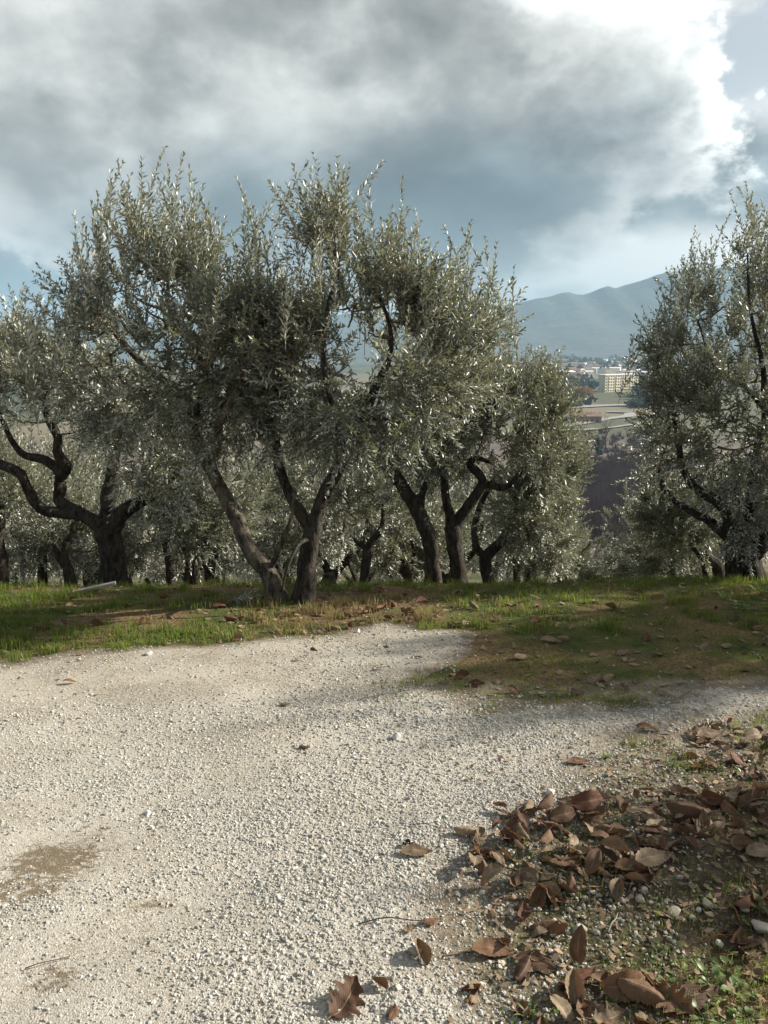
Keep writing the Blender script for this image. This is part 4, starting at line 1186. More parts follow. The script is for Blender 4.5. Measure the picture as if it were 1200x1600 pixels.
def far_tree(name, label, px, py, wpx, hpx, m, seed, cat, n=1600, conic=False, group=None):
    g = gp(px, py); k = g[1] / F
    w, h = wpx * k, hpx * k
    rg = np.random.default_rng(seed)
    root = bpy.data.objects.new(name, None); COL.objects.link(root); root.location = g; tag(root, label, cat, group)
    V_, f = batch_tubes(np.array([[(0, 0, -0.3), (0.02 * h, 0, h * .4), (0, 0, h * .8)]]), np.array([[h * .03, h * .02, h * .008]]), 8)
    obj('trunk', make_mesh('trunk', V_, f, [M_BARKDARK], True), root)
    if conic:
        bl = [(rg.normal(0, .06) * w, rg.normal(0, .06) * w, h * z, w * .5 * (1.05 - z), w * .5 * (1.05 - z), h * .10) for z in np.linspace(0.15, 0.95, 8)]
    else:
        bl = [(rg.uniform(-.3, .3) * w, rg.uniform(-.3, .3) * w, h * rg.uniform(.4, .75), w * rg.uniform(.16, .28), w * rg.uniform(.16, .28), h * rg.uniform(.15, .25)) for _ in range(9)]
    V_, f, tn_ = leaf_ball(n, rg, bl, h * 0.045)
    o = obj('crown', make_mesh('crown', V_, f, [m], False, {'tint': tn_}), root); o['kind'] = 'stuff'
    return root


far_tree('autumn_tree', 'rust-brown round tree below the cream apartment block', 908, 633, 46, 32, M_RUST, 1, 'tree', 2600)
far_tree('pine_tree', 'dark evergreen tree between the rust-brown tree and the apartment block', 927, 616, 22, 24, M_DARKG, 2, 'pine tree', 1800)
far_tree('conifer_tree', 'small dark conifer alone on the grey scrub slope', 934, 712, 15, 27, M_DARKG, 3, 'conifer', 1500, True)
far_tree('evergreen_tree', 'dark evergreen crowns just below the apartment block, by the olive shoots', 990, 645, 30, 22, M_DARKG, 4, 'tree', 1800)
g = gp(946, 700)
bare_tree('bare_tree', 'bare leafless tree rising from the grey scrub slope', g, 46 * g[1] / F * 1.25, 0.9, 12, 0.42, 'tree', m=plain('grey_bark', (0.10, 0.085, 0.08), 0.9, 3, 0.2), levels=4, fine=3)

# woods on the plain (no one could count these)
rw = np.random.default_rng(5); WV, WF, WT = [], [], []; off_ = 0
for i in range(620):
    px = rw.uniform(740, 1060); py = 562 + 78 * rw.random() ** 1.1
    if 905 < px < 1015 and 583 < py < 640: continue
    if 560 < py < 590 and rw.random() < 0.35: continue
    q = gp(px, py); s = rw.uniform(5, 11) * (1 + q[1] / 2500)
    if q[1] > 3200: continue
    V_, f, tn_ = leaf_ball(70, rw, [(0, 0, s * .5, s * rw.uniform(.8, 1.8), s * .8, s * .55)], s * .28)
    WV.append(V_ + q); WF.append(f + off_); WT.append(tn_); off_ += len(V_)
o = obj('far_woods', make_mesh('far_woods', np.vstack(WV), np.vstack(WF), [M_WOODS], False, {'tint': np.concatenate(WT)}))
tag(o, 'hedges and woods scattered over the valley floor', 'woods', kind='stuff')

# leafless grey-violet scrub on the slope below the gap
M_SCRUB = plain('scrub_twig', (0.125, 0.098, 0.098), 0.9, 0.2, 0.35)
rs = np.random.default_rng(6); SV, SF = [], []; off_ = 0
for i in range(1500):
    px = rs.uniform(870, 1020); py = rs.uniform(676, 850)
    if py < 720 and rs.random() < 0.5: continue
    q = gp(px, py)
    n = 34; h = rs.uniform(1.6, 4.2) * (0.7 if q[1] < 100 else 1)
    th = rs.uniform(0, 6.28, n); ln = rs.uniform(0.1, 0.75, n)
    d = np.stack([np.cos(th) * ln, np.sin(th) * ln, np.ones(n)], 1); L_ = h * rs.uniform(.5, 1.1, n)[:, None]
    b0 = q + rs.normal(0, .5, (n, 3)) * np.array([1, 1, 0]); tip = b0 + nrm(d) * L_
    w = rs.uniform(0.02, 0.05, n)[:, None] * np.array([[1.0, 0, 0]]) * (1 + q[1] / 160)
    V_ = np.stack([b0 - w, b0 + w, tip], 1).reshape(-1, 3)
    SV.append(V_); SF.append(np.arange(n * 3).reshape(-1, 3) + off_); off_ += n * 3
o = obj('scrub', make_mesh('scrub', np.vstack(SV), np.vstack(SF), [M_SCRUB]))
tag(o, 'leafless grey-violet scrub covering the slope below the gap', 'scrub', kind='stuff')

# ------------------------------------------------------------------ grass on the bank


def blades(x, y, h, w, dry, tint, rg, zf=T):
    n = len(x); z = zf(x, y) - 0.004
    th = rg.uniform(0, 6.283, n); ln = np.abs(rg.normal(0, 0.42, n))
    d = np.stack([np.cos(th), np.sin(th), np.zeros(n)], 1); sd = np.stack([-np.sin(th), np.cos(th), np.zeros(n)], 1)
    tw = rg.uniform(0, 3.14, n)[:, None]; sd = sd * np.cos(tw) + d * np.sin(tw)
    b0 = np.stack([x, y, z], 1); up = np.array([[0, 0, 1.0]])
    m1 = b0 + up * (h * .55)[:, None] + d * (h * .30 * ln)[:, None]
    tip = b0 + up * (h * (1 - .25 * ln))[:, None] + d * (h * ln)[:, None]
    ww = (w / 2)[:, None]
    V_ = np.stack([b0 - sd * ww, b0 + sd * ww, m1 + sd * ww * .8, m1 - sd * ww * .8, tip], 1).reshape(-1, 3)
    q = np.arange(n)[:, None] * 5
    f = np.concatenate([q + np.array([[0, 1, 2]]), q + np.array([[0, 2, 3]]), q + np.array([[3, 2, 4]])], 1).reshape(-1, 3)
    return V_, f, np.repeat(dry, 5), np.repeat(tint, 5)


rgb = np.random.default_rng(9)
n0 = 330000
x = rgb.uniform(-5.2, 5.2, n0); y = rgb.uniform(3.3, 8.2, n0)
k = (np.abs(x) < 0.53 * y + 0.8); x, y = x[k], y[k]
s = track_sd(x, y)
nb = fbm(x * 1.6, y * 2.6, 201, 4); nc = fbm(x * 6, y * 6, 205, 3)
tuft = fbm(x * 3.2, y * 3.2, 209, 3)
dens = np.clip(-s * 5 + (nc - .47) * 4.0, 0, 1) * np.clip((nb - 0.28) * 4.0, 0.1, 1) * np.clip((nc - .26) * 4, .35, 1)
centre = np.exp(-((x + 0.3) / 1.0) ** 2) * np.exp(-((y - 5.25) / 0.75) ** 2)       # worn dry ground under the two front trees
dens *= 1 - 0.62 * centre
isl = (x > 0.2) & (y < 4.75)
dens = np.where(isl, dens * np.clip((nc - 0.30) * 5, 0.25, 1), dens)
verge = (s > 0) & (s < 0.5) & (y > 3.3)
dens = np.where(verge, np.maximum(dens, np.clip((nc - 0.56) * 3, 0, 0.25)), dens)
patch = np.zeros(len(x))
for px_, py_, a_, b2_ in ((600, 1105, .34, .12), (690, 1062, .18, .16), (560, 1120, .2, .06), (480, 1012, .16, .07), (640, 1075, .2, .08)):
    c_ = gp(px_, py_); patch = np.maximum(patch, np.clip(1.2 - ((x - c_[0]) / a_) ** 2 - ((y - c_[1]) / b2_) ** 2, 0, 1))
dens = np.maximum(dens, patch * np.clip((nc - .44) * 4, 0, .55))
k = rgb.random(len(x)) < dens * 0.72
x, y, tuft, nb, nc, centre = x[k], y[k], tuft[k], nb[k], nc[k], centre[k]
dryp = np.clip((0.45 - nb) * 4 + 0.15 + centre * 0.9 + 0.9 * np.exp(-((x + 0.95) / 0.9) ** 2 - ((y - 5.9) / 0.45) ** 2), 0, 0.95)
dry = (rgb.random(len(x)) < dryp) * 1.0
h = (0.020 + 0.12 * np.clip(tuft - 0.35, 0, 1) ** 1.1) * rgb.uniform(0.5, 1.3, len(x)) * np.where(dry > 0, 0.75, 1.0)
h = np.where(y > 6.3, h * 1.15, h); h = np.where((x > 0.2) & (y < 4.75), h * .6, h)
V_, f, dr, tn_ = blades(x, y, h, rgb.uniform(.0025, .0055, len(x)), dry, rgb.random(len(x)), rgb)
# taller tufts standing out of the turf
nt = 430
tx0 = rgb.uniform(-3.6, 3.6, nt * 3); ty0 = rgb.uniform(4.0, 6.5, nt * 3); ts = track_sd(tx0, ty0)
kk = ((ts < -0.03) | ((ts < 0.10) & (ty0 > 4.2) & (rgb.random(nt * 3) < .5))) & ((tx0 < .2) | (ty0 > 4.65)) & (np.abs(tx0) < .53 * ty0 + .3) & ((rgb.random(nt * 3) < .35) | (ts > -.45)); tx0, ty0 = tx0[kk][:nt], ty0[kk][:nt]
nbl = rgb.integers(25, 75, len(tx0)); ti = np.repeat(np.arange(len(tx0)), nbl)
x = tx0[ti] + rgb.normal(0, .035, len(ti)); y = ty0[ti] + rgb.normal(0, .035, len(ti))
th_ = rgb.uniform(.04, .095, len(tx0))[ti] * rgb.uniform(.5, 1.1, len(ti))
td_ = (rgb.random(len(ti)) < np.where(np.exp(-((x + .3) / 1.0) ** 2 - ((y - 5.25) / .7) ** 2) > .5, .75, .16)) * 1.0
VT, fT, dT, tT = blades(x, y, th_, rgb.uniform(.0025, .005, len(x)), td_, rgb.random(len(x)) * .8, rgb)
f = np.vstack([f, fT + len(V_)]); V_ = np.vstack([V_, VT]); dr = np.concatenate([dr, dT]); tn_ = np.concatenate([tn_, tT])
# sparse blades in the soil by the fallen leaves and on the gravel verge
n1 = 60000
x = rgb.uniform(0.1, 2.6, n1); y = rgb.uniform(1.5, 3.7, n1)
k = in_view(x, y); x, y = x[k], y[k]
s = track_sd(x, y); nc = fbm(x * 5, y * 5, 215, 3)
corner = np.exp(-(((x - 1.05) / 0.32) ** 2 + ((y - 1.75) / 0.30) ** 2))
dn = np.clip(-s * 4 + 0.15, 0, 1) * np.clip((nc - 0.46) * 5, 0, 1) * 0.5 + corner * 0.5 * (s < 0)
dn = np.where((y > 2.85) & (s < 0.04), np.maximum(dn, np.clip((nc - .40) * 3, 0, .8)), dn)
k = rgb.random(len(x)) < dn
x, y = x[k], y[k]
V2, f2, d2, t2 = blades(x, y, rgb.uniform(.012, .05, len(x)), rgb.uniform(.0015, .0032, len(x)), (rgb.random(len(x)) < .3) * 1., rgb.random(len(x)), rgb)
o = obj('grass', make_mesh('grass', np.vstack([V_, V2]), np.vstack([f, f2 + len(V_)]), [M_BLADE], False, {'dry': np.concatenate([dr, d2]), 'tint': np.concatenate([tn_, t2])}))
tag(o, 'short green and straw grass on the bank and among the leaves', 'grass', kind='stuff')

# ------------------------------------------------------------------ pebbles in the soil beside the track
x = rgb.uniform(0.1, 2.4, 26000); y = rgb.uniform(1.4, 3.3, 26000); k = in_view(x, y); x, y = x[k], y[k]
s = track_sd(x, y); k = (s < -0.02) & (rgb.random(len(x)) < np.clip((fbm(x * 4, y * 4, 221, 3) - .40) * 3, 0.03, .6)); x, y = x[k], y[k]
sc_ = np.clip(rgb.lognormal(math.log(0.0042), 0.42, len(x)), .0016, .009)
grit = gn_scatter('pebbles', np.stack([x, y, T(x, y) + sc_ * .3], 1), sc_, M_PEBBLE, 0.75, 4, 50)
tag(grit, 'small buff pebbles strewn through the dark soil', 'pebbles', kind='stuff')


def rock_mesh(seed):
    rg = np.random.default_rng(seed)
    import bmesh
    bm = bmesh.new(); bmesh.ops.create_icosphere(bm, subdivisions=3, radius=1)
    o_ = rg.uniform(0, 50, 3); cuts = nrm(rg.normal(size=(13, 3))); lim = rg.uniform(0.52, 0.8, 13)
    for v in bm.verts:
        p_ = np.array(v.co)
        for c_, l_ in zip(cuts, lim):
            dd = p_ @ c_
            if dd > l_: p_ = p_ - c_ * (dd - l_) * 1.0
        n_ = 1 + 0.10 * (float(fbm(p_[0] * 2 + o_[0], p_[1] * 2 + p_[2] * 1.7 + o_[1], 3, 3)) - .45)
        v.co = Vector(p_ * n_)
    me = bpy.data.meshes.new('stone'); bm.to_mesh(me); bm.free()
    me.polygons.foreach_set('use_smooth', np.ones(len(me.polygons), bool)); me.materials.append(M_PEBBLE)
    return me


RM = [rock_mesh(i) for i in range(5)]
M_WSTONE = mat_stone('white_stone', (0.42, 0.41, 0.38), (0.55, 0.54, 0.50), (0.35, 0.32, 0.27))
for i, (px, py, wp, lab, white) in enumerate((
        (619, 1154, 20, 'white angular stone alone in the middle of the gravel', 1), (861, 1240, 18, 'pale grey stone at the edge of the leaf pile beside thin grass', 1),
        (232, 1272, 12, 'small white chip on the dusty side of the track', 1), (648, 1490, 26, 'rounded grey stone touching the folded tan leaf on the gravel', 0),
        (1052, 1424, 21, 'buff pebble with a flat face above the leafy weed', 0), (1081, 1432, 12, 'small round pebble next to the flat-faced buff one', 0),
        (1103, 1412, 22, 'dull brown flat stone above the grass blades', 0), (1162, 1418, 17, 'light oval pebble by the rusty pine needles', 0),
        (1186, 1447, 30, 'large triangular buff stone at the edge of the photo', 0), (1124, 1474, 13, 'little grey pebble between the pine needles', 0),
        (905, 1450, 24, 'long pale pebble above the upright leaf', 0), (1092, 1421, 10, 'tiny white pebble under the flat brown stone', 1),
        (560, 988, 10, 'small white stone at the grassy edge of the track', 1), (233, 1024, 14, 'pale stone lodged where the bank meets the gravel', 1),
        (1000, 1405, 16, 'grey buff pebble among grit by the ribbed leaf', 0), (958, 1388, 18, 'mossy pebble under the curled leaf tip', 0))):
    q = gp(px, py + wp * 0.2); k = np.linalg.norm(q - CAM) / F; r = wp * k / 2
    o = obj('stone', RM[i % 5], None, (q[0], q[1], float(track_z(q[0], q[1])) + r * .35), (rgb.uniform(-.3, .3), rgb.uniform(-.3, .3), rgb.uniform(0, 6)), (r * 1.0, r * .8, r * .62))
    if white:
        o.material_slots[0].link = 'OBJECT'; o.material_slots[0].material = M_WSTONE
    tag(o, lab, 'stone', 'loose stones')

# ------------------------------------------------------------------ fallen leaves


def dead_leaf(seed, L=0.15, Wd=0.058, curl=0.6, roll=0.5, wave=0.25, stalk=True, oak=False):
    rg = np.random.default_rng(seed)
    nu, nv = 19, 6
    u = np.linspace(0, 1, nu); v = np.linspace(-1, 1, nv + 1)
    prof = np.sin(np.pi * np.clip(u, 0, 1) ** 0.85) ** 0.75
    prof = np.maximum(prof, 0.02)
    teeth = 1 + 0.055 * np.where(np.arange(nu) % 2 == 0, -1, 1) * (u > 0.05) * (u < 0.97)
    if oak: teeth = 1 + 0.28 * np.where((np.arange(nu) // 2) % 2 == 0, -1, 1) * (u > 0.12) * (u < 0.95)
    U_, V_ = np.meshgrid(u, v, indexing='ij')
    wd = (prof * Wd * 1.15 / 2)[:, None] * np.where(np.abs(V_) > 0.9, teeth[:, None], 1.0)
    X = U_ * L; Yv = V_ * wd
    Z = roll * np.abs(V_) ** 1.6 * wd + wave * 0.006 * np.sin(U_ * 13 * 2 * np.pi * .5 - np.abs(V_) * 2.5) * np.abs(V_)
    Z = Z + 0.024 * (fbm(U_ * 4 + seed, V_ * 2 + seed, seed, 3) - .45)
    # bend along the length
    a = curl * (U_ - 0.35) * 1.2 + rg.normal(0, .2) * (U_ - .5) ** 2
    ds = L / (nu - 1); ang = a[:, 0]
    cx = np.concatenate([[0], np.cumsum(np.cos(ang[:-1]) * ds)]); cz = np.concatenate([[0], np.cumsum(np.sin(ang[:-1]) * ds)])
    P = np.stack([cx[:, None] - np.sin(a) * Z, Yv + 0.012 * np.sin(U_ * 3 + seed), cz[:, None] + np.cos(a) * Z], -1)
    P = P.reshape(-1, 3); P[:, 0] -= L * .5
    i = np.arange(nu * (nv + 1)).reshape(nu, nv + 1)
    f = np.stack([i[:-1, :-1], i[1:, :-1], i[1:, 1:], i[:-1, 1:]], -1).reshape(-1, 4)
    luv = np.stack([U_.ravel(), V_.ravel(), np.zeros(U_.size)], 1)
    if stalk:
        s0 = P[nv // 2]; n0_ = len(P)
        q = np.array([s0 + [-.0, 0, 0], s0 + [-.012, .002, .001], s0 + [-.024, .006, .004]])
        vv, ff = batch_tubes(q[None], np.array([[.0012, .0010, .0009]]), 4)
        P = np.vstack([P, vv]); f = np.vstack([f, ff + n0_]); luv = np.vstack([luv, np.tile([[.5, 0, 0]], (len(vv), 1))])
    P[:, 2] -= np.percentile(P[:, 2], 8)
    return P, f, luv


LM = {}
specs = [dict(seed=1, curl=.5, roll=.5), dict(seed=2, curl=-.5, roll=.3, L=.165), dict(seed=3, curl=1.1, roll=.9, L=.14), dict(seed=4, curl=-1.2, roll=.2, L=.15, Wd=.062), dict(seed=5, curl=.2, roll=1.3, L=.16, Wd=.07),
         dict(seed=6, curl=-.3, roll=-.9, L=.15, Wd=.066), dict(seed=7, curl=.15, roll=.15, L=.17, Wd=.068), dict(seed=8, curl=1.6, roll=.6, L=.13), dict(seed=9, curl=-.2, roll=-.35, L=.12, Wd=.055), dict(seed=10, curl=.4, roll=.4, L=.11, Wd=.062, oak=True, wave=.1)]
for mname, mt_ in (('brown', M_LEAF_BROWN), ('tan', M_LEAF_TAN), ('red', M_LEAF_RED), ('orange', M_LEAF_ORANGE)):
    LM[mname] = []
    for sp_ in specs:
        P, f, luv = dead_leaf(**sp_)
        LM[mname].append(make_mesh('leaf', P, f, [mt_], True, {'leafuv': luv}))


def put_leaf(px, py, lab, var, col, yaw=None, tilt=(0, 0), sc=1.0, lift=0.004, group='fallen leaves', q=None, name='fallen_leaf'):
    if q is None: q = gp(px, py)
    z = float(track_z(q[0], q[1]))
    yaw = rgb.uniform(0, 6.283) if yaw is None else yaw
    o = obj(name, LM[col][var], None, (q[0], q[1], z + lift), (tilt[0], tilt[1], yaw), sc)
    return tag(o, lab, 'leaf', group)


H_ = math.pi
put_leaf(651, 1342, 'tan leaf lying flat beside a small dark husk on the white gravel', 6, 'tan', 0.12, (0.25, 0), .62, .010)
put_leaf(728, 1309, 'ribbed brown leaf on the gravel just short of the leaf pile', 5, 'tan', -0.25, (0.25, 0), .58, .012)
put_leaf(659, 1500, 'folded tan leaf standing on the gravel by the grey stone', 4, 'tan', 1.75, (0.1, -0.35), .50, .015)
put_leaf(538, 1574, 'large lobed brown leaf cut by the bottom edge of the photo', 9, 'brown', 0.95, (0.2, -.15), 1.15, .014)
put_leaf(594, 1549, 'small cupped brown leaf near the bottom edge on the gravel', 4, 'brown', 2.2, (0, 0), .34, .008)
put_leaf(612, 1592, 'rust-brown leaf at the bottom edge beside a thin stalk', 8, 'brown', 1.4, (0, 0), .45, .006)
put_leaf(476, 1171, 'lone dark leaf far out on the open gravel', 8, 'brown', .05, (0.1, 0), .42, .008)
put_leaf(446, 1107, 'small tan leaf on the shaded stripe of the gravel', 8, 'tan', .2, (.1, 0), .42, .008)
put_leaf(903, 1194, 'dark flat leaf in front of the little grey-green tuft', 6, 'brown', .1, (0.1, 0), .55, .008)
put_leaf(1013, 1142, 'narrow dark leaf at the tip of the leaf bank, on gravel', 1, 'brown', -.15, (.2, 0), .62, .008)
put_leaf(733, 1567, 'bright orange scrap of leaf on white gravel', 8, 'orange', 1.2, (.2, 0), .24, .006)
put_leaf(1050, 1176, 'tiny orange leaf on the mossy ground near the leaf bank', 8, 'orange', 0.3, (.2, 0), .20, .006)
put_leaf(640, 1458, 'small ochre leaf scrap under a dark twig on the gravel', 9, 'tan', .2, (.1, 0), .36, .006)
put_leaf(672, 1446, 'brown scrap of leaf above the dark twig', 8, 'brown', .4, (.1, 0), .45, .010)
put_leaf(770, 1492, 'brown leaf with clear ribs half on gravel, half on soil', 6, 'brown', .1, (.2, .1), .70, .012)
put_leaf(838, 1512, 'flat brown leaf lying with its tip toward the gravel', 6, 'brown', -.35, (.25, 0), .68, .010)
put_leaf(905, 1498, 'reddish-brown leaf standing upright at the bottom of the leaf pile', 6, 'brown', 1.5, (0, -1.15), .62, .045)
put_leaf(897, 1556, 'striped tan leaf hanging below the upright one', 4, 'tan', 1.25, (.1, -.5), .62, .02)
put_leaf(975, 1548, 'long dark curved leaf arching over the bottom pile', 3, 'brown', .05, (.9, 0), .95, .03)
put_leaf(1000, 1570, 'brown leaf with rolled edge in the bottom pile', 5, 'brown', -.5, (.2, .1), .85, .03)
put_leaf(1052, 1574, 'wide matt brown leaf beneath the yellow-green weeds', 9, 'brown', -.9, (.2, .1), 1.05, .02)
put_leaf(1092, 1566, 'flat grey-brown leaf at the border of the weeds', 6, 'brown', .6, (.1, 0), .85, .012)
put_leaf(950, 1598, 'ochre leaf at the bottom edge below the dark pile', 9, 'tan', .2, (.2, 0), .8, .02)
put_leaf(1168, 1498, 'pinkish-brown crumpled leaf near the edge of the photo', 9, 'tan', 1.9, (.2, .2), .62, .015)
put_leaf(965, 1398, 'tan cone-shaped curled leaf on the grit', 4, 'tan', 1.0, (0, -.3), .55, .015)
put_leaf(1020, 1352, 'long ribbed leaf pointing away on the right of the pile', 6, 'tan', .5, (.35, 0), .85, .02)
put_leaf(918, 1268, 'dark arched leaf along the top rim of the pile', 3, 'red', .05, (.8, 0), .95, .045)
put_leaf(880, 1284, 'broad brown arched leaf in front of the dark red one', 3, 'brown', .15, (.7, 0), .8, .03)
put_leaf(1075, 1282, 'broad folded leaf with a pale rib in the middle of the pile', 5, 'brown', -.45, (.4, 0), 1.0, .03)
put_leaf(1110, 1262, 'red-brown standing leaf behind the broad folded one', 7, 'red', .3, (.9, 0), .8, .04)
put_leaf(825, 1275, 'tan triangular leaf at the tip of the pile', 6, 'tan', .4, (.3, 0), .52, .014)
put_leaf(790, 1278, 'brown leaf at the outermost corner of the pile', 6, 'brown', 2.6, (.3, 0), .48, .012)
put_leaf(1175, 1160, 'rounded curled leaf in the bank near the edge of the photo', 3, 'tan', .2, (.5, 0), .75, .03)
put_leaf(1110, 1155, 'flat tan leaf on the bank of leaves by the gravel', 6, 'tan', .3, (.25, 0), .75, .02)
put_leaf(1190, 1340, 'pale grey leaf at the edge of the photo', 6, 'tan', .3, (.3, 0), .7, .02)
put_leaf(960, 1342, 'fan-ribbed tan leaf tip sticking out of the pile', 4, 'tan', -.4, (.2, .2), .6, .04)
put_leaf(770, 1345, 'dark red crumpled leaf at the gravel side of the pile', 7, 'red', 2.9, (.2, 0), .5, .012)
# the pile itself
areas = [  # polygon in the photo, how many, highest lift
    ([(770, 1270), (900, 1250), (1040, 1245), (1130, 1290), (1000, 1390), (880, 1420), (760, 1400), (730, 1350)], 125, .055, 'brown dead leaf in the main pile'),
    ([(1060, 1235), (1200, 1215), (1205, 1300), (1180, 1340), (1090, 1310)], 36, .035, 'brown dead leaf in the main pile'),
    ([(1060, 1140), (1205, 1120), (1210, 1215), (1120, 1220), (1040, 1180)], 36, .03, 'brown dead leaf in the upper bank'),
    ([(740, 1400), (900, 1400), (900, 1470), (780, 1480)], 9, .015, 'brown dead leaf scattered below the main pile'),
    ([(860, 1530), (1060, 1530), (1100, 1610), (840, 1620)], 20, .03, 'brown dead leaf in the bottom edge pile'),
    ([(720, 1490), (860, 1500), (850, 1600), (740, 1590)], 7, .012, 'brown dead leaf on the border of gravel and soil'),
    ([(1120, 1380), (1200, 1370), (1205, 1560), (1140, 1480)], 7, .015, 'brown dead leaf among the weeds near the edge')]


def rand_in(poly, n, rg):
    P = np.array(poly, float); out = []
    while len(out) < n:
        p_ = rg.uniform(P.min(0), P.max(0))
        if sd_poly(np.array([p_[0]]), np.array([p_[1]]), poly)[0] > 0: out.append(p_)
    return out


rl = np.random.default_rng(33)
for poly, n, lift, lab in areas:
    for (px, py) in rand_in(poly, n, rl):
        col = rl.choice(['brown', 'brown', 'brown', 'tan', 'red'], p=[.25, .2, .15, .30, .10])
        nm_ = {'brown': 'brown', 'tan': 'tan', 'red': 'reddish'}[col]
        vi = int(rl.integers(0, 9))
        adj = ('cupped', 'long bent', 'curled', 'arched', 'folded', 'humped', 'flat', 'rolled-up', 'small flat')[vi]
        cx_, cy_ = np.mean([p_[0] for p_ in poly]), np.mean([p_[1] for p_ in poly])
        side_ = ('far ' if py < cy_ else 'near ') + ('gravel side' if px < cx_ else 'soil side')
        put_leaf(px, py, '%s %s' % (adj, lab.replace('brown', nm_, 1)) + ', ' + side_, vi, col, None, (rl.normal(0, .34), rl.normal(0, .28)), rl.uniform(.34, .70), rl.uniform(.003, lift * .65), lab.replace('brown dead leaf', 'dead leaves'))
# on the shaded grass island, the bank and under the front trees
for (px, py, lab, var, col, sc_) in (
        (722, 1060, 'brown leaf at the tip of the grassy island', 4, 'brown', .8), (745, 1072, 'grey-brown leaf below the grassy island tip', 6, 'brown', .7), (802, 1083, 'flat leaf on gravel below the island', 6, 'brown', .8),
        (902, 1086, 'dull leaf on gravel at the island edge', 6, 'brown', .8), (930, 1064, 'pair of pale leaves, the nearer one', 6, 'tan', .8), (950, 1063, 'pair of pale leaves, the farther one', 5, 'tan', .8),
        (860, 1004, 'long pale leaf on the shaded turf', 1, 'tan', 1.1), (880, 1002, 'folded pale leaf on the shaded turf', 5, 'tan', .8), (815, 1030, 'pale leaf in a lit spot of the island', 6, 'tan', .9), (975, 1023, 'pale leaf on the lit gravel patch in the island', 6, 'tan', .7),
        (1030, 1025, 'brown leaf on dark turf beyond the island', 6, 'brown', .7), (1135, 1013, 'light leaf on the turf toward the edge', 5, 'tan', .7), (1100, 1014, 'bent leaf on the shaded turf', 5, 'tan', .7),
        (835, 938, 'pale bent leaf high on the bank', 5, 'tan', .9), (840, 948, 'dark leaf below the pale bent one', 4, 'brown', .8), (955, 952, 'reddish leaf in the bank grass', 4, 'red', .8), (838, 975, 'brown folded leaf low on the bank', 4, 'brown', .9), (864, 970, 'rusty folded leaf low on the bank', 5, 'red', .8),
        (660, 944, 'reddish clump of leaf on the bank', 4, 'red', 1.0), (634, 934, 'dark red leaf standing on the bank crest', 7, 'red', .9), (715, 928, 'pale leaf lying on the crest grass', 6, 'tan', .9), (760, 925, 'pale leaf standing on the crest', 4, 'tan', .7), (745, 934, 'small pale leaf on the crest', 5, 'tan', .6),
        (592, 925, 'dark leaf on the crest between trunks', 4, 'brown', .8), (345, 949, 'dark upturned leaf left of the leaning stump', 3, 'red', 1.2), (361, 970, 'dark flat leaf on the worn ground', 5, 'red', .8), (373, 1000, 'tan leaf upright in the verge grass', 4, 'tan', .7),
        (445, 966, 'brown leaf among dry stalks', 4, 'brown', .7), (500, 990, 'pale leaf scrap at the gravel edge', 6, 'tan', .8), (520, 985, 'pale broken leaf at the gravel edge', 5, 'tan', .8), (460, 975, 'reddish leaf scrap on the worn ground', 5, 'red', .8),
        (90, 978, 'tan leaf lying in the far bank grass', 6, 'tan', .9), (65, 985, 'brown leaf beside the tan one in the bank grass', 5, 'brown', .9), (130, 975, 'pale leaf on the bank grass', 6, 'tan', .8), (150, 978, 'brown leaf low on the bank grass', 4, 'brown', .8), (78, 1002, 'small leaf at the foot of the bank', 5, 'tan', .6),
        (225, 975, 'rust leaf upright in the bank grass', 4, 'red', .8), (258, 935, 'rust leaf on the crest near the massive trunk', 5, 'red', .8), (35, 945, 'pale leaf on the crest by the edge', 6, 'tan', .7), (1185, 985, 'bent leaf on the turf by the edge', 5, 'brown', .8), (1010, 1000, 'dark leaf on the turf', 4, 'brown', .8),
        (490, 1022, 'thin dark leaf on gravel by the grassy edge', 1, 'brown', .5), (110, 1072, 'flat dark leaf on the shaded gravel', 1, 'brown', .55), (545, 965, 'rusty leaf on worn ground', 5, 'red', .7), (575, 958, 'dull red leaf on worn ground', 4, 'red', .8), (610, 968, 'rusty bent leaf on the verge', 5, 'red', .8), (640, 960, 'brown bent leaf on the verge', 4, 'brown', .8), (690, 962, 'dark leaf on the verge', 5, 'brown', .8)):
    put_leaf(px, py, lab, var, col, rl.uniform(-.8, .8), (rl.uniform(.1, .7), rl.normal(0, .2)), sc_ * .72, .012, 'fallen leaves on the bank')
for i in range(32):
    px_, py_ = rl.uniform(0, 1200), rl.uniform(926, 985)
    if rl.random() < .5: px_ = rl.normal(560, 150)
    px_ = float(np.clip(px_, 5, 1195)); c_ = ('brown', 'tan', 'red')[int(rl.integers(0, 3))]; v_ = int(rl.integers(0, 9))
    zone = ('near the massive trunk', 'by the leaning stump', 'below the wide V fork', 'below the Y-forked trunk', 'below the valley gap', 'by the double dark stems')[int(np.searchsorted((250, 430, 600, 820, 1000), px_))]
    put_leaf(px_, py_, '%s %s leaf lying in the bank grass %s' % (('cupped', 'long bent', 'curled', 'arched', 'folded', 'humped', 'flat', 'rolled', 'small flat')[v_], {'brown': 'brown', 'tan': 'tan', 'red': 'rust-red'}[c_], zone), v_, c_, rl.uniform(0, 6.28), (rl.normal(0, .4), rl.normal(0, .3)), rl.uniform(.4, .75), .018, 'fallen leaves on the bank')
